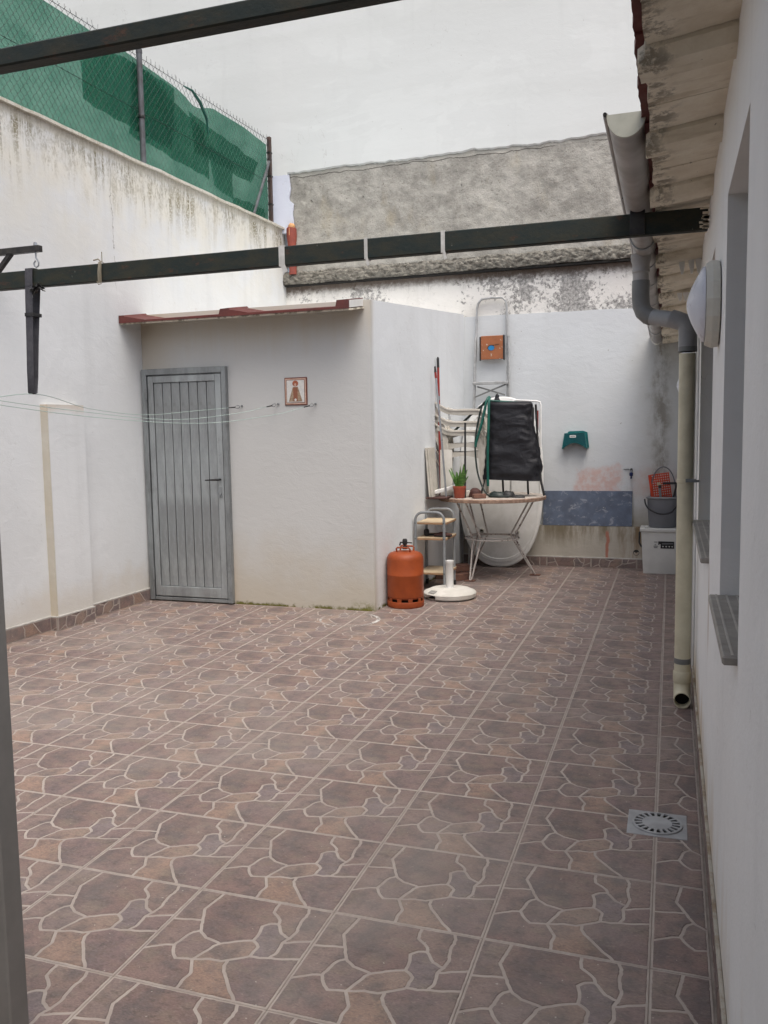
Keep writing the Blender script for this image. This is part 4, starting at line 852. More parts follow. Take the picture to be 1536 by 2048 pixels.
def hoop(y, w, r, mt, name='joint_collar'):
    o = [(r*math.cos(a), r*1.22*math.sin(a)) for a in [math.pi+math.pi*i/16 for i in range(17)]]; i_ = [((GR+.0005)*math.cos(a), (GR*1.22+.0005)*math.sin(a)) for a in [2*math.pi-math.pi*i/16 for i in range(17)]]
    return MB().prism(o+i_, gfun, y-w/2, y+w/2).build(name, mt, gt)
for y in (1.36, 1.86): hoop(y, .03, GR+.006, M_GREYPVC)
for y in (2.45, 3.25, 4.1, 5.0): hoop(y, .022, GR+.004, M_GREYPVC)
hoop(1.61, .46, GR+.003, M_LGREYPVC, 'outlet_body')
mb = MB(); by = .640
zb = gz(by)
for s in (-1, 1): mb.bar((GX+s*(GR+.004), by-.004, zb-.002), (GX+s*.022, by-.006, 2.318), .006, .016, 0, (0, 1, 0))
mb.box(GX-.030, GX+.030, by-.010, by-.001, 2.224, 2.322, 0, None, .002).box(GX-.024, GX+.024, by-.010, by+.03, 2.3125, 2.32); mb.build('beam_bracket', M_BLACKMET, gt)
mb = MB()
for a, b in (((-.02, .1, -.01), (.024, .1, .0)), ((.0, .06, .0), (.002, .14, .0)), ((-.026, .13, 0), (-.004, .10, 0))): pass
# ------------------------------------------------------------------ downpipe
dp = thing('downpipe', 'cream plastic downpipe on the right wall, fed by grey elbows from gutter', 'downpipe', (1.005, 1.40, 0))
sx, sy_ = .772, 1.55; PX, PY = 1.004, 1.42
bot = gz(sy_)-GR*1.22
MB().lathe([(.052, 0), (.050, -.03), (.043, -.05), (.043, -.075), (.045, -.078), (.045, -.09), (.041, -.095), (.041, -.16)], (sx, sy_, bot+.012), 24).build('spout', M_LGREYPVC, dp)
z1 = bot-.12; z2 = 2.045
MB().tube([(sx, sy_, z1), (sx, sy_, z2+.05), (sx+.004, sy_, z2+.01), (sx+.016, sy_-.008, z2-.022), (sx+.04, sy_-.018, z2-.045), (sx+.058, sy_-.024, z2-.053)], .0445, 20).build('upper_elbow', M_DGREYPVC, dp)
e0 = Vector((sx+.05, sy_-.02, z2-.05)); e1 = Vector((PX-.05, PY+.012, 1.958))
MB().tube([e0, e1], .0405, 20).build('sloping_pipe', M_GREYPVC, dp)
MB().tube([e1-Vector((.03, -.008, -.012)), e1, (PX-.02, PY+.004, 1.945), (PX-.004, PY, 1.925), (PX, PY, 1.89), (PX, PY, 1.80)], .0445, 20).build('lower_elbow', M_GREYPVC, dp)
MB().lathe([(.0448, 0), (.0452, .012), (.0448, .024)], (PX, PY, 1.80), 24).build('sleeve_joint', M_DGREYPVC, dp)
pipe = MB().tube([(PX, PY, 1.79), (PX, PY, 1.0), (PX, PY, .13)], .0395, 24).build('cream_pipe', M_CREAMPVC, dp)
MB().lathe([(.0405, 0), (.0412, .004), (.0412, .024), (.0405, .028)], (PX, PY, .215), 24).build('grey_band', M_DGREYPVC, dp)
MB().lathe([(.042, 0), (.045, .006), (.045, .055), (.042, .06)], (PX, PY, .115), 24).build('socket', M_CREAMPVC, dp)
mb = MB(); bend = [(PX, PY, .125), (PX, PY, .10), (PX, PY-.012, .068), (PX, PY-.035, .050), (PX, PY-.07, .045), (PX, PY-.095, .045)]
mb.tube(bend, .0415, 24, 0, False); mb.lathe([(.0415, 0), (.037, 0), (.036, .05), (.0355, .09)], (PX, PY-.095, .045), 24, 0, axis='y', caps=False); mb.build('outlet_bend', M_CREAMPVC, dp)
MB().lathe([(.001, .06), (.0358, .06), (.0358, .058), (.001, .058)], (PX, PY-.095, .045), 20, 0, axis='y').build('dark_bore', M_DARK, dp)
cp = MB().lathe([(.0405, -.010), (.0425, -.008), (.0425, .008), (.0405, .010)], (PX, PY, 1.155), 24).build('clamp', M_CREAMPVC, dp)
MB().bar((PX+.03, PY-.034, 1.155), (XR-.001, PY-.034, 1.157), .012, .012).box(PX+.0, PX+.05, PY-.047, PY-.040, 1.150, 1.168).build('clamp_screw', M_FRAME, cp)

# ------------------------------------------------------------------ wall lamps
def lamp(y, z, label):
    t = thing('wall_lamp', label, 'wall lamp', (XR, y, z), 'round bulkhead lamps on the house wall')
    MB().lathe([(.118, 0), (.132, -.004), (.134, -.024), (.126, -.042), (.10, -.044)], (XR-.0005, y, z), 16, axis='x').build('base', M_LAMPB, t, 20)
    MB().lathe([(.116, -.0445), (.113, -.052), (.085, -.068), (.055, -.083), (.028, -.093), (.012, -.097), (.0005, -.0975)], (XR, y, z), 40, axis='x').build('diffuser', M_LAMPD, t, 60)
lamp(-.25, 1.806, 'nearest round wall lamp with a pointed white diffuser'); lamp(2.05, 1.80, 'second round wall lamp, half hidden behind the downpipe'); lamp(5.0, 1.80, 'farthest round wall lamp, a sliver left of the downpipe')
def fins(y, z, xs_, h, label):
    t = thing('hanging_vent_fins', label, 'plastic fins', (xs_[0], y, z), 'white fins under the eave')
    for i, x in enumerate(xs_):
        MB().prism([(0, 0), (.034, 0), (.034, -h*.6), (.026, -h), (.016, -h), (.004, -h*.4)], lambda u, v, d: (x+u*.9+.004*d, y+d, z+v), 0, .02).build('fin', M_WHITEPL, t)
fins(1.62, 2.297, (.955, 1.002, 1.036), .082, 'near row of white curved plastic fins under the eave'); fins(2.75, 2.285, (.955, .99, 1.02), .05, 'farther small row of white plastic fins under the eave')

# ------------------------------------------------------------------ floor drain
fd = thing('floor_drain', 'grey square floor drain with a round slotted grate', 'drain', (.905, -.035, 0))
cx, cy = .905, -.035
MB().box(cx-.102, cx+.102, cy-.098, cy+.098, -.004, .0035, 0, None, .0015).build('plate', M_DRAIN, fd)
gr = MB().lathe([(.001, .0040), (.052, .0040), (.052, .0085), (.001, .0092)], (cx, cy, 0), 40).build('grate_centre', M_DRAIN, fd)
MB().lathe([(.001, .0037), (.082, .0037), (.082, .0042), (.001, .0042)], (cx, cy, 0), 40).build('dark_slots', M_DARK, fd)
MB().lathe([(.079, .0043), (.079, .0088), (.083, .0092), (.087, .0085), (.088, .0043)], (cx, cy, 0), 48, closed=True).build('grate_rim', M_DRAIN, fd)
spoke = MB()
sp0 = None
for i in range(19):
    a = 2*math.pi*i/19; d = Vector((math.cos(a), math.sin(a), 0))
    q = MB().bar(Vector((cx, cy, .0066))+d*.0525, Vector((cx, cy, .0066))+d*.0788, .0092, .0042).build('grate_bar', M_DRAIN, fd)

# white ring left on the tiles
mb = MB(); n = 72; vs_ = []; fs = []
for i in range(n):
    a = 2*math.pi*i/n; w = .011+.012*max(0, math.cos(a-.15))**3+.003*N3(math.cos(a)*3, math.sin(a)*3, 1)
    for r in (.228-w, .228+w*.3): vs_.append((-1.375+r*math.cos(a), 2.835+r*math.sin(a)*1.0, .0040))
fs = [(2*i, 2*i+1, (2*i+3) % (2*n), (2*i+2) % (2*n)) for i in range(n)]
mb.add(vs_, fs); rk = mb.build('ring_mark', M_CHALK); at = rk.data.attributes.new('fade', 'FLOAT', 'POINT')
for i in range(n):
    a = 2*math.pi*i/n; f = .45+.5*max(0, math.cos(a-.2))**2+(.3 if math.sin(a) < -.2 and math.cos(a) < .2 else 0)
    at.data[2*i].value = f; at.data[2*i+1].value = f
tag(rk, 'faint white ring stain on the floor tiles near the shed corner', 'stain')

# ------------------------------------------------------------------ gas bottle
gb = thing('gas_bottle', 'orange steel gas bottle standing by the corner of the shed', 'gas bottle', (-1.118, 3.455, 0))
c = (-1.118, 3.455, 0); r = .150
MB().lathe([(.10, .070), (r-.012, .072), (r-.002, .082), (r, .095), (r, .262), (r+.0015, .265), (r+.0015, .270), (r, .273), (r, .388), (r-.003, .408), (r-.011, .426), (r-.026, .440), (r-.05, .449), (.05, .456), (.001, .458)], c, 56).build('body', M_ORANGE, gb, 40)
ft = MB().lathe([(r-.006, .0), (r, .005), (r+.002, .012), (r+.002, .046), (r-.001, .053), (r-.008, .053), (r-.008, .0)], c, 56, closed=True).build('foot_ring', M_ORANGE, gb)
for i in range(10):
    a = 2*math.pi*i/10+.25
    mb = MB(); mb.box(-.018, .018, -.004, .004, -.014, .014, 0, None, .002)
    Mz = Matrix.Rotation(a-math.pi/2, 3, 'Z'); mb.v = [tuple(Mz @ Vector(p)+Vector((c[0]+(r-.006)*math.cos(a), c[1]+(r-.006)*math.sin(a), .064))) for p in mb.v]; mb.build('foot_tab', M_ORANGE, gb)
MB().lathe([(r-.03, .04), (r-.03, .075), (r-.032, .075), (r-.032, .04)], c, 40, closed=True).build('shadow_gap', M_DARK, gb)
for s, yy in ((-1, -.045), (1, .05)):
    P = [(-.055, yy, .446), (-.058, yy*1.15, .478), (-.048, yy*1.2, .488), (.048, yy*1.2, .488), (.058, yy*1.15, .478), (.055, yy, .446)]
    MB().tube([(c[0]+p[0], c[1]+p[1], p[2]) for p in P], .0075, 8).build('handle', M_ORANGE, gb)
rg_ = MB().lathe([(.02, .47), (.02, .495), (.012, .5), (.012, .515)], c, 16).lathe([(.017, 0), (.020, .006), (.020, .04), (.014, .05), (.001, .051)], (c[0], c[1], .505), 16).build('regulator', M_BLACKMET, gb)
MB().tube([(c[0]-.005, c[1], .525), (c[0]-.035, c[1]-.01, .525), (c[0]-.04, c[1]-.012, .50)], .007, 8).tube([(c[0]+.01, c[1], .525), (c[0]+.06, c[1]+.005, .522)], .005, 8).build('lever', M_BLACKMET, rg_)

# ------------------------------------------------------------------ parasol base
pb = thing('parasol_base', 'round white concrete parasol base with upright tube', 'parasol base', (-.85, 3.875, 0)); c = (-.85, 3.875, 0)
prof = [(.205, .012), (.222, .018), (.226, .05), (.218, .060), (.165, .082), (.06, .088), (.045, .088)]
mb = MB(); n = 56; vs_ = []; fs = []
for (r_, z) in prof:
    for j in range(n):
        a = 2*math.pi*j/n; notch = abs(((a-math.radians(236)+math.pi) % (2*math.pi))-math.pi) < .20
        rr = r_-(.03 if notch and z < .04 and r_ > .2 else 0); vs_.append((c[0]+rr*math.cos(a), c[1]+rr*math.sin(a), z+(.022 if notch and z < .04 else 0)))
for i in range(len(prof)-1):
    for j in range(n): fs.append((i*n+j, i*n+(j+1) % n, (i+1)*n+(j+1) % n, (i+1)*n+j))
fs.append(tuple(range(n-1, -1, -1))); fs.append(tuple(range((len(prof)-1)*n, len(prof)*n))); mb.add(vs_, fs); mb.build('disc', M_CONCW, pb, 30)
MB().lathe([(.19, .0), (.20, .004), (.20, .012), (.19, .012)], c, 40).build('foot', M_CONCW, pb)
MB().lathe([(.040, .0885), (.040, .094), (.032, .094), (.032, .292), (.035, .297), (.035, .322), (.030, .322), (.028, .318), (.028, .15)], c, 28).build('tube', M_WHITEPL, pb)
MB().lathe([(.001, .16), (.028, .16), (.028, .155), (.001, .155)], c, 20).build('tube_bore', M_DARK, pb)
a0 = math.radians(236); d = Vector((math.cos(a0), math.sin(a0), 0)); tt = Vector((-d.y, d.x, 0))
p0, p1 = Vector((c[0], c[1], .0795))+d*.175, Vector((c[0], c[1], .0618))+d*.215
MB().add([p0-tt*.036, p0+tt*.036, p1+tt*.036, p1-tt*.036]+[q+Vector((0, 0, .0035)) for q in (p0-tt*.036, p0+tt*.036, p1+tt*.036, p1-tt*.036)], [(0, 1, 2, 3), (4, 7, 6, 5), (0, 4, 5, 1), (1, 5, 6, 2), (2, 6, 7, 3), (3, 7, 4, 0)]).build('sticker', M_STICKER, pb)

# ------------------------------------------------------------------ trolley
ct = thing('kitchen_trolley', 'grey tube trolley with three pine shelves by the shed', 'trolley', (-1.088, 4.28, 0))
x0, x1, y0, y1 = -1.218, -.955, 4.10, 4.46; hz = .71
for y in (y0, y1):
    r_ = .07; P = [(x0, y, .05), (x0, y, hz-r_)] + [(x0+r_-r_*math.cos(t_), y, hz-r_+r_*math.sin(t_)) for t_ in [math.pi/2*i/6 for i in range(1, 7)]] + [(x1-r_+r_*math.sin(t_), y, hz-r_+r_*math.cos(t_)) for t_ in [math.pi/2*i/6 for i in range(0, 7)]] + [(x1, y, .05)]
    fr = MB().tube(P, .0125, 12).build('tube_frame', M_TUBEG, ct)
    for x in (x0, x1):
        for z in (.615, .475, .165): MB().lathe([(.001, -.004), (.005, -.003), (.005, 0)], (x, y-.0125, z), 8, axis='y').build('bolt', M_BLACK, fr)
for z in (.615, .475, .165):
    s_ = MB().box(x0+.013, x1+.018, y0+.004, y1+.02, z+.003, z+.009, 0, None, .002).build('shelf', M_PINE, ct)
    MB().box(x0+.0135, x1+.0175, y0+.0045, y1+.0195, z-.013, z+.0025, 0, None, .002).build('shelf_edge', M_PINEE, s_)
for x in (x0, x1):
    for y in (y0, y1):
        MB().lathe([(.001, -.011), (.020, -.011), (.024, -.006), (.024, .006), (.020, .011), (.001, .011)], (x, y+.012, .0245), 18, axis='x').box(x-.014, x+.014, y-.002, y+.018, .036, .056, 0, None, .003).build('castor', M_BLACK, ct)
# things on the middle shelf
z = .4845
t_ = thing('brush_head', 'black round brush on a trolley shelf', 'brush', (-1.16, 4.25, z)); MB().lathe([(.02, 0), (.026, .012), (.024, .05), (.016, .062), (.001, .064)], (-1.155, 4.24, z), 16).build('bristles', M_BLACK, t_); MB().bar((-1.14, 4.24, z+.012), (-1.0, 4.27, z+.012), .03, .016, 0, (0, 0, 1), .004).build('handle', M_BLACK, t_)
t_ = thing('sandal', 'dark brown sandal lying on the trolley middle shelf', 'sandal', (-1.0, 4.20, z)); MB().slab(lambda u, v: Vector((-1.065+.15*u, 4.17+.06*v+.01*math.sin(u*6), z+.012+.02*math.sin(math.pi*u)*(1-(2*v-1)**2))), 10, 6, (0, 0, .012)).build('upper', M_BROWN, t_, 60); MB().box(-1.07, -.91, 4.17, 4.235, z+.0005, z+.011, 0, None, .004).build('sole', M_BLACK, t_)
# old bricks on the floor behind the trolley
for k, (x, y, zz, a) in enumerate(((-1.10, 4.80, 0, .2), (-1.03, 4.86, .066, .5), (-.98, 4.74, 0, .9))):
    mb = MB().box(-.12, .12, -.055, .055, 0, .065, 0, None, .004); Mz = Matrix.Rotation(a, 3, 'Z'); mb.v = [tuple(Mz @ Vector(p)+Vector((x, y, zz))) for p in mb.v]
    o = mb.build('brick', M_BRICK); tag(o, ('left old brick on the floor behind the trolley', 'old brick lying on top of the pair behind the trolley', 'right old brick on the floor behind the trolley')[k], 'brick', 'old bricks behind the trolley')

# ------------------------------------------------------------------ round garden table
TX, TY, TZ, TR = -.70, 4.955, .800, .515
tb = thing('garden_table', 'round stone-topped garden table on flaking white wire legs', 'table', (TX, TY, 0))
mb = MB().lathe([(.001, TZ-.038), (TR-.01, TZ-.038), (TR, TZ-.034), (TR+.002, TZ-.008), (TR-.004, TZ-.002)], (TX, TY, 0), 64, 1); mb.build('top_edge', [M_TEDGE, M_TEDGE], tb)
MB().lathe([(TR-.0045, TZ-.006), (TR-.006, TZ), (.001, TZ)], (TX, TY, 0), 64).build('tabletop', M_TERRAZZO, tb)
feet = [(-.862, 4.70), (-.315, 5.165), (-.99, 5.33)]
for (fx_, fy_) in feet:
    d = Vector((fx_-TX, fy_-TY, 0)); L = d.length; d.normalize(); t2 = Vector((-d.y, d.x, 0)); O = Vector((TX, TY, 0))
    mb = MB()
    for s in (-1, 1):
        a = O+d*(TR*.80)+t2*s*.06+Vector((0, 0, TZ-.04)); b = O+d*.205+t2*s*.055+Vector((0, 0, .40)); e = O+d*(L-.01)+t2*s*.012+Vector((0, 0, .02)); e2 = O+d*L+Vector((0, 0, .010))
        mb.tube([a, a+(b-a)*.5, a+(b-a)*.92, b, b+(e-b)*.08, b+(e-b)*.5, e, e2], .0085, 8)
    mb.build('leg', M_FLAKE, tb)
    MB().box(-.045, .045, -.035, .035, 0, .006, 0, None, .001).build('x', M_CLAY) if False else None
    p = MB().box(fx_-.05, fx_+.05, fy_-.04, fy_+.04, .0035, .010, 0, None, .001).build('foot_pad', M_BRICK, tb)
MB().tube([(TX+.215*math.cos(a), TY+.215*math.sin(a), .405+.006*math.sin(3*a)) for a in [2*math.pi*i/48 for i in range(48)]], .006, 8, 0, True, True).tube([(TX+.26*math.cos(a), TY+.26*math.sin(a), .39) for a in [2*math.pi*i/48 for i in range(48)]], .006, 8, 0, True, True).build('wire_ring', M_FLAKE, tb)

# ------------------------------------------------------------------ white oval tabletop leaning behind
ov = thing('oval_tabletop', 'large white oval plastic tabletop standing on edge against the back wall', 'tabletop', (-.745, 5.6, 0))
OH, OW = 1.765, .885; tilt = .085
def ovp(a, r, d):     # superellipse in the leaning plane
    ca, sa = math.cos(a), math.sin(a); x = OW/2*r*abs(ca)**.85*(1 if ca > 0 else -1); z = OH/2*r*abs(sa)**.80*(1 if sa > 0 else -1); h = OH/2+z
    return Vector((-.745+x, 5.56+tilt*h/OH*1.6+d*1.0, .008+h))
mb = MB(); n = 72; rings = [(0.001, .0), (.90, .0), (.905, -.006), (.94, -.006), (.945, 0), (.985, 0), (1.0, .008), (1.0, .028), (.985, .030), (.001, .012)]; vs_ = [ovp(2*math.pi*j/n, r_, d) for (r_, d) in rings for j in range(n)]; fs = []
for i in range(len(rings)-1):
    for j in range(n): fs.append((i*n+j, i*n+(j+1) % n, (i+1)*n+(j+1) % n, (i+1)*n+j))
mb.add(vs_, fs); mb.build('top', M_WHITEPL, ov, 30)
for a in (.9, 2.2, 4.1, 5.3): MB().lathe([(.022, 0), (.022, -.02), (.018, -.022), (.018, 0)], tuple(ovp(a, .68, -.0005)), 16, axis='y').build('leg_socket', M_CHAIR, ov)

# ------------------------------------------------------------------ aluminium step ladder against the back wall
ld = thing('step_ladder', 'aluminium step ladder folded against back wall with worn orange step plate', 'ladder', (-.85, 5.75, 0))
def lx(z, s): w = .155+.055*(2.80-z)/2.8*1.0; return -.862+s*w-.006*(2.8-z)
LY = lambda z: YB-.03-(2.80-z)*.045
P = [(lx(z, -1), LY(z), z) for z in (.01, .6, 1.2, 1.8, 2.4, 2.70)] + [(lx(2.75, -1)+.012, LY(2.75), 2.752), (lx(2.79, -1)+.045, LY(2.79), 2.792), (-.862, LY(2.80), 2.803), (lx(2.79, 1)-.045, LY(2.79), 2.798), (lx(2.75, 1)-.010, LY(2.75), 2.762)] + [(lx(z, 1), LY(z), z) for z in (2.70, 2.4, 1.8, 1.2, .6, .01)]
MB().tube(P, .0125, 10).build('front_frame', M_ALU, ld)
P2 = [(p[0]+(.022 if p[0] > -.862 else -.004), p[1]-.018, p[2]) for p in P if p[2] < 2.45]
k = len(P2)//2
MB().tube(P2[:k], .011, 8).build('rear_rail', M_ALU, ld); MB().tube(P2[k:], .011, 8).build('rear_rail', M_ALU, ld)
pl_ = MB().box(-.972, -.736, LY(2.28)-.034, LY(2.28)-.022, 2.163, 2.407, 0, None, .004).build('step_plate', M_PLATE, ld)
MB().box(-.985, -.9725, LY(2.28)-.036, LY(2.28)-.006, 2.155, 2.40).box(-.7355, -.722, LY(2.28)-.036, LY(2.28)-.006, 2.155, 2.41).build('plate_bracket', M_BLACK, pl_)
MB().prism([(.037*math.cos(a), .029*math.sin(a)) for a in [2*math.pi*i/24 for i in range(24)]], lambda u, v, d: (-.862+u, LY(2.28)-d, 2.283+v), .0342, .0355).build('hole_ring', M_BLACK, pl_)
MB().prism([(.033*math.cos(a), .025*math.sin(a)) for a in [2*math.pi*i/24 for i in range(24)]], lambda u, v, d: (-.860+u, LY(2.28)-d, 2.280+v), .0357, .0366).build('blue_hole', M_BLUE, pl_)
MB().bar((-.845, LY(2.28)-.0355, 2.308), (-.775, LY(2.28)-.0355, 2.318), .006, .003).build('crack', M_BLACK, pl_)
for z in (1.925, 1.60, 1.27, .94, .61, .28): MB().box(lx(z, -1)-.015, lx(z, 1)+.015, LY(z)-.055, LY(z)-.013, z-.022, z+.006, 0, None, .003).build('step', M_ALU, ld)
MB().bar((lx(1.9, -1)+.03, LY(1.88)-.02, 1.885), (lx(1.9, 1)-.02, LY(1.8)-.02, 1.79), .016, .004, 0, (0, 1, 0)).bar((lx(1.8, -1)+.01, LY(1.8)-.026, 1.775), (lx(1.9, 1)-.01, LY(1.88)-.026, 1.90), .016, .004, 0, (0, 1, 0)).build('cross_brace', M_DGREYPVC, ld)

# ------------------------------------------------------------------ white resin armchairs stacked on the table
def make_chair():
    t = thing('resin_armchair', '', 'chair')
    def seatf(u, v):
        x = -.20+.42*u; y = (-.215+.43*v)*(1+.05*u); return Vector((x, y, .405+.03*u-.022*math.sin(math.pi*u)*(1-(2*v-1)**4)-.018*(u > .95)))
    MB().slab(seatf, 12, 10, (0, 0, -.012)).build('seat', M_CHAIR, t, 50)
    MB().box(.175, .215, -.20, .20, .36, .418, 0, None, .006).build('front_apron', M_CHAIR, t)
    for k in range(6):
        y0_ = -.20+.08*k-.022*0
        def slat(u, v, y0_=y0_):
            y = y0_-.026+.052*v; z = .43+.26*u; return Vector((-.205-.13*u-.035*(1-(y/.22)**2), y*(1+.06*u), z))
        MB().slab(slat, 8, 4, (-.010, 0, 0)).build('back_slat', M_CHAIR, t, 50)
    def rail(u, v): a = -.235+.47*u; return Vector((-.335-.045*(1-(a/.235)**2)-.01*v, a, .675+.065*v-.03*abs(a/.235)**3))
    MB().slab(rail, 14, 4, (-.014, 0, 0)).build('top_rail', M_CHAIR, t, 50)
    for s in (-1, 1):
        pr_ = [(.235, .50), (.228, .575), (.205, .612), (.16, .626), (.05, .628), (-.10, .628), (-.17, .636), (-.24, .665), (-.31, .70)]
        def armf(u, v):
            k = u*(len(pr_)-1); i = min(int(k), len(pr_)-2); f = k-i; x = pr_[i][0]+(pr_[i+1][0]-pr_[i][0])*f; z = pr_[i][1]+(pr_[i+1][1]-pr_[i][1])*f
            return Vector((x, s*(.222+.052*v)+s*.012*(1-u), z+.004*math.sin(math.pi*v)))
        MB().slab(armf, 32, 4, (.0, 0, -.014)).build('arm', M_CHAIR, t, 50)
        def skirtf(u, v):
            k = .55+u*(len(pr_)-2); i = min(int(k), len(pr_)-2); f = k-i; x = pr_[i][0]+(pr_[i+1][0]-pr_[i][0])*f; z = pr_[i][1]+(pr_[i+1][1]-pr_[i][1])*f
            return Vector((x-.01*v, s*(.270-.006*v), z-.004-.046*v))
        MB().slab(skirtf, 28, 2, (0, -s*.008, 0)).build('arm_edge', M_CHAIR, t, 50)
        # front leg: broad L section running up into the arm
        def fl_(u, v): z = .0+.55*u; w = .048+.03*u; return Vector((.258-.03*u-w*v, s*(.262-.018*u), z))
        mb = MB().slab(fl_, 8, 2, (0, -s*.010, 0))
        def fl2(u, v): z = .0+.52*u; return Vector((.253-.03*u, s*(.2505-.018*u)-s*(.045+.01*u)*v, z))
        mb.slab(fl2, 8, 2, (-.010, 0, 0)); mb.build('leg', M_CHAIR, t, 50)
        def rl(u, v): z = .0+.66*u; w = .05+.02*math.sin(math.pi*u); return Vector((-.255-.10*u*u+.06*math.sin(math.pi*u)*.6+w*v, s*(.258-.02*u), z))
        mb = MB().slab(rl, 10, 2, (0, -s*.010, 0))
        def rl2(u, v): z = .0+.42*u; return Vector((-.254-.10*u*u+.036*math.sin(math.pi*u), s*(.246-.02*u)-s*.045*v, z))
        mb.slab(rl2, 8, 2, (.010, 0, 0)); mb.build('leg', M_CHAIR, t, 50)
        MB().slab(lambda u, v: Vector((-.20+.41*u, s*(.225+.015*u), .42-.07*v*(1-.5*math.sin(math.pi*u)))), 8, 2, (0, -s*.008, 0)).build('seat_side', M_CHAIR, t, 50)
    return t
ch0 = make_chair(); chairs = [ch0]
for k in range(2):
    c_ = ch0.copy(); COL.objects.link(c_)
    for p in [q for q in bpy.data.objects if q.parent == ch0]: copy_part(p, c_)
    chairs.append(c_)
for k, (dz, dx, ro) in enumerate(((0, 0, 0), (.085, .004, .01), (.20, .010, -.015))):
    c_ = chairs[k]; c_.location = (-.985+dx, 5.055, TZ+.001+dz); c_.rotation_euler = (0, 0, R(8)+ro); c_.scale = (.86, .86, 1.0); c_['group'] = 'stacked white armchairs'
    c_['label'] = ('lowest white resin armchair of the stack on the table', 'middle white resin armchair of the stack on the table', 'topmost white resin armchair of the stack on the table')[k]; c_['category'] = 'chair'

# ------------------------------------------------------------------ folding chair under a black bin bag
fc = thing('folding_chair', 'black tube folding chair standing on the table inside a bin bag', 'chair', (-.49, 4.90, TZ))
for s in (-1, 1):
    q = -.485
    MB().tube([(q+s*.30, 4.86, TZ+.009), (q+s*.262, 4.875, TZ+.17), (q+s*.235, 4.90, TZ+.5), (q+s*.21, 4.93, TZ+.86)], .011, 8).build('leg', M_BLACKMET, fc)
MB().tube([(-.60, 5.02, TZ+.009), (-.60, 4.98, TZ+.2)], .010, 8).build('leg', M_BLACKMET, fc); MB().tube([(-.36, 5.02, TZ+.009), (-.36, 4.98, TZ+.2)], .010, 8).build('leg', M_BLACKMET, fc)
MB().box(-.68, -.29, 4.885, 4.945, TZ+.2, TZ+.84, 0, None, .01).build('folded_seat', M_BLACK, fc)
bagt = thing('bin_bag', 'creased black bin bag pulled over the folding chair on the table', 'bag', (-.49, 4.90, TZ+.16))
mb = MB(); nu, nv = 72, 60; vs_ = []; fs = []
for j in range(nv+1):
    v = j/nv; z = TZ+.160+.735*v; hw_ = .262-.05*v+.012*math.sin(v*6.5)+(.02*(1-v)**3); cx_ = -.494-.012*v+.008*math.sin(v*5); dp_ = .115-.02*v
    if v > .955: k_ = (v-.955)/.045; hw_ *= 1-.10*k_**2; dp_ *= 1-.75*k_**2
    for i in range(nu):
        a = 2*math.pi*i/nu; ca, sa = math.cos(a), math.sin(a); x = hw_*abs(ca)**.55*(1 if ca > 0 else -1); y = dp_*abs(sa)**.95*(1 if sa > 0 else -1)
        wr = .012*FB(x*1.1+.3*v, v*.9, 1, 6.0, 4)+.016*abs(N3(x*.8, v*1.0+.5*x, 6, 9))*max(0, N3(x, v, 9, 3)+.25)
        y += wr*(1.4 if sa < 0 else .6); x += .012*FB(v*3, sa, 3, 3.0, 3)
        zz = z-(.030*(x+.2) if v < .02 else 0)+(.035*(-x)*(v > .9)*(v-.9)*10)
        vs_.append((cx_+x, 4.905+y, zz))
for j in range(nv):
    for i in range(nu): fs.append((j*nu+i, j*nu+(i+1) % nu, (j+1)*nu+(i+1) % nu, (j+1)*nu+i))
fs.append(tuple(range(nv*nu, (nv+1)*nu))); mb.add(vs_, fs); mb.build('bag_body', M_BAG, bagt, 180)
mb = MB(); mb.lathe([(.035, 0), (.03, .02), (.016, .045), (.022, .062), (.010, .085), (.001, .088)], (-.635, 4.90, TZ+.885), 10); mb.v = [(x+.012*N3(x, y, z, 30), y+.01*N3(y, z, x, 30), z) for x, y, z in mb.v]; mb.build('knotted_end', M_BAG, bagt, 180)

# garden hose slung over the bag
hs_ = thing('garden_hose', 'green garden hose looped over the bag and trailing on the table', 'hose', (-.7, 4.8, TZ))
def spline(P, k=8):
    P = [Vector(p) for p in P]; out = []
    for i in range(len(P)-1):
        p0, p1, p2, p3 = P[max(i-1, 0)], P[i], P[i+1], P[min(i+2, len(P)-1)]
        for s in range(k): x = s/k; out.append(.5*((2*p1)+(p2-p0)*x+(2*p0-5*p1+4*p2-p3)*x*x+(3*p1-p0-3*p2+p3)*x**3))
    return out+[P[-1]]
MB().tube(spline([(-.705, 4.80, TZ+.10), (-.705, 4.795, TZ+.40), (-.695, 4.79, TZ+.70), (-.692, 4.80, TZ+.88), (-.70, 4.87, TZ+.935), (-.72, 4.83, TZ+.90), (-.76, 4.80, TZ+.70), (-.815, 4.80, TZ+.52), (-.822, 4.80, TZ+.47)]), .0125, 10).build('main_loop', M_HOSE, hs_)
MB().tube(spline([(-.70, 4.86, TZ+.92), (-.76, 4.84, TZ+.87), (-.80, 4.83, TZ+.72), (-.825, 4.81, TZ+.55), (-.826, 4.81, TZ+.40), (-.80, 4.79, TZ+.22), (-.74, 4.75, TZ+.08), (-.68, 4.70, TZ+.022), (-.58, 4.66, TZ+.013), (-.48, 4.68, TZ+.014)]), .0085, 10).build('trailing_end', M_HOSED, hs_)
MB().tube(spline([(-.69, 4.84, TZ+.905), (-.60, 4.86, TZ+.895), (-.47, 4.87, TZ+.885), (-.39, 4.88, TZ+.875), (-.37, 4.88, TZ+.86)]), .009, 8).build('cross_run', M_HOSE, hs_)
MB().tube(spline([(-.72, 4.87, TZ+.90), (-.86, 4.90, TZ+.80), (-1.0, 4.93, TZ+.68), (-1.11, 4.95, TZ+.58)]), .012, 8).build('black_run', M_HOSED, hs_)

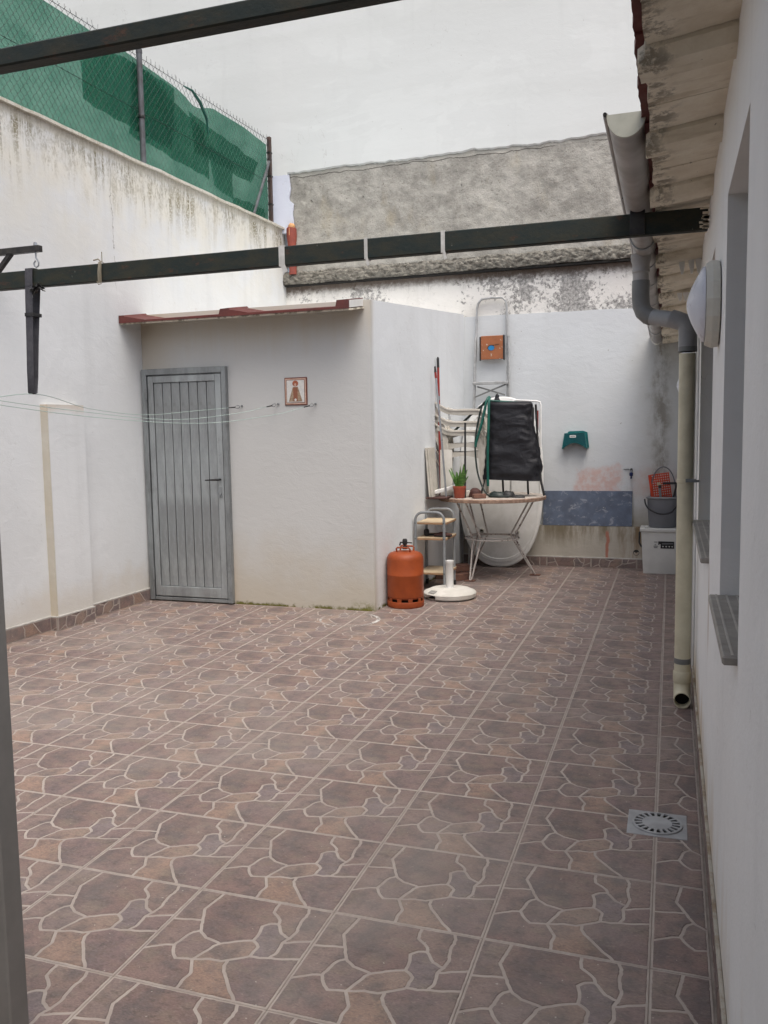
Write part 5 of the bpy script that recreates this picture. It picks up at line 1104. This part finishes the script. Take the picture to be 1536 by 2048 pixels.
# black tube standing in front of the chairs
bt = MB().tube([(-.885, 4.62, TZ+.002), (-.884, 4.63, TZ+.4), (-.884, 4.64, TZ+.70)], .0095, 10).build('black_rod', M_BLACK); tag(bt, 'thin black rod upright in front of the stacked chairs', 'rod')

# white folding drying rack behind the bag
dk = thing('drying_rack', 'white wire drying rack folded flat behind the black bag', 'drying rack', (-.36, 5.35, 0))
yk = lambda z: 5.17+.07*z/1.7
P = [(-.56, TZ+.011), (-.56, 1.66), (-.55, 1.70), (-.52, 1.715), (-.31, 1.70), (-.282, 1.69), (-.272, 1.66), (-.272, TZ+.011)]
MB().tube([(x, yk(z), z) for x, z in P], .010, 8).build('frame', M_WHITEPL, dk)
for i in range(9): x = -.53+.028*i; MB().tube([(x, yk(1.69)-.006, 1.698), (x, yk(.9)-.006, .9)], .0022, 5).build('wire', M_WHITEPL, dk)
MB().tube([(-.298, yk(1.6)-.012, 1.61), (-.300, yk(1.3)-.012, 1.20)], .007, 6).build('red_stay', M_REDPOLE, dk)

# broom handles
o = MB().tube([(-1.165, 4.80, TZ+.017), (-1.172, 4.805, 1.2), (-1.181, 4.815, 1.75), (-1.186, 4.82, 2.03)], .0115, 10).build('red_broom_handle', M_REDPOLE); tag(o, 'red broom handle with a black grip leaning on the shed wall', 'broom handle')
MB().tube([(-1.186, 4.82, 2.03), (-1.188, 4.822, 2.115), (-1.189, 4.823, 2.13)], [.013, .013, .006], 10).build('grip', M_BLACK, o); MB().tube([(-1.1795, 4.8145, 1.72), (-1.1805, 4.815, 1.76)], .0122, 10).build('collar', M_STEELPOLE, o)
o = MB().tube([(-1.055, 4.58, TZ+.002), (-1.11, 4.62, 1.4), (-1.165, 4.66, 1.92)], .0095, 10).build('steel_broom_handle', M_STEELPOLE); tag(o, 'slanting steel broom handle with a red collar left of the red one', 'broom handle')
MB().tube([(-1.165, 4.66, 1.92), (-1.171, 4.664, 1.975)], .0115, 10).build('red_collar', M_REDPOLE, o); MB().tube([(-1.171, 4.664, 1.975), (-1.176, 4.668, 2.03)], [.0125, .009], 10).build('black_tip', M_BLACK, o)

# plank, white panels, white profiles, small planter, pot plant, brick, gloves
o = MB().box(XS(4.6)+.008, -1.02, 4.44, 5.0, TZ+.0015, TZ+.016, 0, None, .002).build('short_plank', M_BROWN); tag(o, 'short brown plank lying on the left edge of the table', 'plank')
wp = thing('leaning_panels', 'two white folded panels leaning on the shed wall above the trolley', 'panel', (-1.2, 4.5, TZ+.016))
for k, (dx, yy) in enumerate(((0, 4.455), (.020, 4.462))):
    vs_ = []
    for (w_, z) in ((.13, 0), (.13, .455)):
        for (xx, y_) in ((0, 0), (.017, 0), (.017, 1), (0, 1)): vs_.append((XS(4.46)+.042+dx-.034*z/.455+xx+.0*y_, yy+.20*y_, TZ+.018+z-.0))
    MB().add(vs_, [(0, 3, 2, 1), (4, 5, 6, 7), (0, 1, 5, 4), (1, 2, 6, 5), (2, 3, 7, 6), (3, 0, 4, 7)]).build('panel', M_CHAIR, wp)
MB().add([(XS(4.7)+.085, 4.675, TZ+.017), (XS(4.7)+.195, 4.70, TZ+.017), (XS(4.7)+.190, 4.715, TZ+.45), (XS(4.7)+.080, 4.69, TZ+.45), (XS(4.7)+.085, 4.69, TZ+.017), (XS(4.7)+.195, 4.715, TZ+.017), (XS(4.7)+.190, 4.73, TZ+.45), (XS(4.7)+.080, 4.705, TZ+.45)], [(0, 1, 2, 3), (4, 7, 6, 5), (0, 4, 5, 1), (1, 5, 6, 2), (2, 6, 7, 3), (3, 7, 4, 0)]).build('ribbed_panel', M_CONCW, wp)
o = MB().bar((-1.165, 4.56, TZ+.055), (-.905, 4.72, TZ+.125), .05, .032, 0, (0, 0, 1), .003).build('white_profile', M_WHITEPL); tag(o, 'slanting white plastic profile lying on the table beside the pot', 'profile')
MB().bar((-1.190, 4.545, TZ+.049), (-1.166, 4.56, TZ+.055), .046, .028, 0, (0, 0, 1), .003).build('end_plug', M_PINE, o)
o = MB().bar((-1.02, 4.68, TZ+.028), (-.84, 4.74, TZ+.040), .08, .050, 0, (0, 0, 1), .004).build('white_box', M_CHAIR); tag(o, 'low white box under the slanting profile on the table', 'box')
o = MB().lathe([(.001, .002), (.055, .002), (.062, .02), (.052, .06), (.02, .085), (.001, .088)], (-.815, 4.73, TZ), 20, sx=1.1).build('brown_bowl', M_BROWN); tag(o, 'upturned dark brown bowl on the table right of the pot', 'bowl')
PXX, PYY = -.93, 4.585
pp = thing('potted_plant', 'snake plant in a small terracotta pot on the table edge', 'plant', (PXX, PYY, TZ))
MB().lathe([(.001, .001), (.044, .001), (.046, .004), (.058, .092), (.062, .092), (.063, .112), (.058, .114), (.056, .10)], (PXX, PYY, TZ), 28).build('pot', M_TERRA, pp)
MB().lathe([(.001, .101), (.0565, .099), (.0565, .096), (.001, .096)], (PXX, PYY, TZ), 20).build('soil', M_SOIL, pp)
for (a, l, ln, w_) in ((2.9, .17, .085, .019), (3.5, .13, .03, .022), (.4, .22, .02, .023), (-.6, .20, .045, .020), (.2, .17, .05, .018), (1.5, .20, .01, .022), (-1.8, .15, .012, .022), (-1.2, .17, .02, .018), (2.2, .15, .05, .02), (.9, .26, .05, .008), (.1, .11, .06, .016), (-2.6, .19, .06, .016)):
    d = Vector((math.cos(a), math.sin(a), 0)); t2 = Vector((-d.y, d.x, 0)); O = Vector((PXX, PYY, TZ+.095))+d*.018
    def lf(u, v):
        w = w_*math.sin(math.pi*min(.98, .25+.75*u))**.7; c_ = O+d*(ln*u**1.4)+Vector((0, 0, l*u)); tw = .5*u; e = t2*math.cos(tw+.4)+d*math.sin(tw+.4)
        return c_+e*(w*(2*v-1))+d*(.004*(2*v-1)**2)
    MB().slab(lf, 8, 2, (d.x*.002, d.y*.002, .0)).build('leaf', M_LEAF, pp, 60)
o = MB().bar((-.79, 4.535, TZ+.022), (-.69, 4.60, TZ+.022), .055, .042, 0, (0, 0, 1), .004).build('broken_brick', M_BRICK); tag(o, 'broken brown brick on the table edge under the hose', 'brick')
gl = thing('gardening_gloves', 'dark gardening gloves heaped on the table below the bag', 'gloves', (-.55, 4.72, TZ))
for (x, y, sx_, sy2, h, m) in ((-.60, 4.72, .085, .05, .05, M_HOSED), (-.50, 4.73, .06, .045, .055, M_BLACK), (-.40, 4.70, .06, .025, .022, M_BLACK)):
    mb = MB().lathe([(1, .0), (.98, .3), (.75, .8), (.3, 1.0), (.001, 1.02)], (0, 0, 0), 18); mb.v = [(x+a*sx_*(1+.25*N3(a, b, c_, 2)), y+b*sy2*(1+.3*N3(b, a, c_, 2)), TZ+.001+c_*h*(1+.3*N3(a, b, 1, 2.5))) for a, b, c_ in mb.v]; mb.build('glove', m, gl, 80)

# ------------------------------------------------------------------ slate board, holder, tap
sb = MB(); a = Vector((-.325, YP+.006, .432)); hh = .355
sb.add([(-.325, YP+.008, .431), (.568, YP+.008, .433), (.568, YP+.052, .788), (-.325, YP+.052, .786), (-.325, YP+.026, .431), (.568, YP+.026, .433), (.568, YP+.069, .788), (-.325, YP+.069, .786)], [(0, 1, 2, 3), (4, 7, 6, 5), (0, 4, 5, 1), (1, 5, 6, 2), (2, 6, 7, 3), (3, 7, 4, 0)])
o = sb.build('slate_board', M_SLATE); tag(o, 'scuffed blue-grey slate board standing on the back wall plinth', 'board')
hh_ = thing('hose_holder', 'teal plastic arched hose holder on the back wall', 'hose holder', (0, YB, 1.3))
pol = [(-.122, 1.225), (-.098, 1.375), (.092, 1.378), (.115, 1.228), (.098, 1.238)] + [(.098-.205*i/10, 1.238+.045*math.sin(math.pi*i/10)) for i in range(1, 10)] + [(-.107, 1.236)]
MB().prism(pol, lambda u, v, d: (u, d, v), YB-.10, YB-.092).build('front_plate', M_TEAL, hh_)
band = [(-.126, 1.222), (-.102, 1.380), (.096, 1.384), (.120, 1.225)]; mb = MB()
for (p, q) in zip(band, band[1:]): mb.bar((p[0], YB-.05, p[1]), (q[0], YB-.05, q[1]), .006, .10, 0, (0, 1, 0))
mb.build('saddle', M_TEALL, hh_)
MB().prism([(-.085, 1.384), (-.07, 1.402), (.075, 1.406), (.118, 1.39), (.136, 1.235), (.125, 1.232), (.098, 1.388)], lambda u, v, d: (u, d, v), YB-.012, YB-.001).build('back_plate', M_TEALL, hh_)
lb = MB().box(-.050, .012, YB-.1015, YB-.1002, 1.338, 1.362).build('label', M_WHITEPL, hh_); MB().box(-.044, .006, YB-.1022, YB-.1016, 1.347, 1.353).build('lettering', M_DGREYPVC, lb)
tp = thing('water_tap', 'small blue water tap on the back wall beside the pink patch', 'tap', (.556, YB, .98))
MB().tube([(.478, YB-.004, 1.012), (.53, YB-.006, 1.012), (.548, YB-.012, 1.004)], .004, 6).build('pipe', M_FRAME, tp)
MB().tube([(.556, YB+.01, .995), (.556, YB-.05, .995), (.556, YB-.058, .985), (.556, YB-.06, .965)], .009, 10).build('body', M_FRAME, tp); MB().lathe([(.001, -.02), (.012, -.016), (.012, .012), (.008, .02)], (.556, YB-.04, 1.0), 12).build('valve', M_BLACKMET, tp)
MB().lathe([(.001, -.022), (.017, -.018), (.019, 0), (.017, .018), (.001, .022)], (.556, YB-.06, .962), 16).build('blue_knob', M_NAVY, tp); MB().lathe([(.008, 0), (.009, -.025), (.006, -.026)], (.556, YB-.06, .942), 10).build('nozzle', M_NAVY, tp)

# ------------------------------------------------------------------ bin and bucket
bn = thing('storage_bin', 'off-white lidded plastic bin beside the downpipe with a black label', 'bin', (.85, 5.62, 0))
mb = MB(); by0, by1 = 5.50, 5.752
vs_ = []
for z, k_ in ((.004, .0), (.415, .022)): vs_ += [(.690-k_, by0-k_*.5, z), (1.020+k_*.6, by0-k_*.5, z), (1.020+k_*.6, by1, z), (.690-k_, by1, z)]
mb.add(vs_, [(0, 3, 2, 1), (4, 5, 6, 7), (0, 1, 5, 4), (1, 2, 6, 5), (2, 3, 7, 6), (3, 0, 4, 7)]); mb.build('body', M_BINW, bn)
MB().box(.655, 1.05, by0-.024, by1+.004, .4155, .450, 0, None, .006).build('lid', M_BINW, bn); MB().box(.700, .735, by0-.018, by0+.04, .4505, .472, 0, None, .004).build('lid_catch', M_BINW, bn)
MB().tube([(.672, by0+.06, .42), (.650, by0+.06, .40), (.648, by0+.06, .30), (.672, by0+.06, .255)], .008, 8).build('side_handle', M_BLACK, bn)
fy0 = lambda z: by0-.0125*(z/.42)-.0012
lb = MB().prism([(.828, .325), (.975, .325), (.975, .255), (.850, .255), (.850, .298), (.838, .298), (.838, .290), (.828, .290)], lambda u, v, d: (u, fy0(v)-d, v), 0, .001).build('black_label', M_BLACK, bn)
MB().prism([(.862, .297), (.966, .301), (.966, .307), (.862, .303)], lambda u, v, d: (u, fy0(v)-d, v), .0012, .0018).build('text_line', M_BUCKETR, lb)
for x in (.872, .902, .930, .957): MB().prism([(x+.007*math.cos(t_), .275+.006*math.sin(t_)) for t_ in [math.pi*i/5 for i in range(10)]], lambda u, v, d: (u, fy0(v)-d, v), .0012, .0018).build('icon', M_BINW, lb)
for (x, z, w_) in ((.790, .317, .030), (.794, .290, .014), (.785, .276, .042), (.788, .262, .034)): MB().prism([(x, z-.003), (x+w_, z-.003), (x+w_, z+.004), (x, z+.004)], lambda u, v, d: (u, fy0(v)-d, v), 0, .0008).build('printed_line', M_DGREYPVC, bn)
bk = thing('bucket', 'oval grey plastic bucket on the bin holding cleaning things', 'bucket', (.865, 5.625, .4505)); c = (.865, 5.625, .4512)
MB().lathe([(.001, .0), (.118, .0), (.126, .006), (.138, .15), (.145, .275), (.154, .283), (.155, .296), (.148, .300), (.140, .292), (.132, .15), (.118, .012), (.001, .012)], c, 40, sx=1.02, sy=.78).build('body', M_BUCKET, bk)
MB().lathe([(.146, .284), (.1565, .285), (.1575, .297), (.150, .303), (.146, .298)], c, 40, sx=1.02, sy=.78, closed=True).build('rim', M_BUCKETR, bk)
P = [(c[0]-.158*math.cos(a)-.0, c[1]-.035-.125*math.sin(a)*.9, c[2]+.275-.135*math.sin(a)) for a in [math.pi*i/20 for i in range(21)]]; MB().tube([(p[0]*1.0-(.012 if abs(p[0]-c[0]) > .1 else 0), p[1], p[2]) for p in P], .0075, 8).build('handle', M_BLACK, bk)
wr = thing('bucket_wringer', 'orange-red perforated wringer basket standing up in the grey bucket', 'wringer', (.86, 5.66, .7)); mb = MB()
Mr = Matrix.Rotation(R(-8), 3, 'Y')
def W_(x, z, y=5.655): p = Mr @ Vector((x, 0, z)); return (.850+p.x, y, .845+p.z)
for i in range(9): x = -.085+.0205*i; mb.bar(W_(x, -.16), W_(x, .13), .010, .008, 0, (0, 1, 0))
for j in range(13): z = -.155+.0235*j; mb.bar(W_(-.09, z, 5.6505), W_(.085, z, 5.6505), .011, .007, 0, (0, 1, 0))
mb.bar(W_(-.10, -.16), W_(-.10, .13), .022, .05, 0, (0, 1, 0)); mb.build('grid', M_REDMESH, wr)
MB().bar(W_(-.04, .03, 5.645), W_(-.005, .035, 5.645), .028, .004, 0, (0, 1, 0)).build('yellow_patch', M_PINE, wr)
o = MB().tube([(c[0]-.118+.118*(1-math.cos(a)), c[1]+.02, c[2]+.29+.30*math.sin(a)**.8) for a in [math.pi*i/24 for i in range(25)]], .0058, 8).build('wire_hoop', M_BUCKET); tag(o, 'thin dark hoop handle arching above the bucket', 'hoop')
o = MB().tube([(.845, 5.60, .725), (.836, 5.60, .80), (.834, 5.60, .835)], [.010, .012, .014], 10).build('paint_brush', M_TUBEG); tag(o, 'short grey handled brush standing in the bucket', 'brush'); MB().box(.820, .850, 5.585, 5.615, .836, .866, 0, None, .005).build('black_head', M_BLACK, o)
o = MB().bar((.862, 5.60, .882), (1.03, 5.60, .885), .024, .022, 0, (0, 0, 1), .004).build('squeegee_bar', M_BLACK); tag(o, 'black squeegee bar lying across the bucket contents', 'squeegee'); MB().tube([(.99, 5.61, .873), (.93, 5.62, .60), (.90, 5.62, .47)], .009, 8).build('stick', M_BLACK, o)
o = MB().lathe([(.001, 0), (.022, 0), (.023, .09), (.012, .11), (.012, .125), (.001, .126)], (.772, 5.62, .60), 16).lathe([(.024, .02), (.024, .07)], (.772, 5.62, .60), 16).build('blue_bottle', M_BLUE); tag(o, 'small blue bottle just showing inside the bucket', 'bottle')
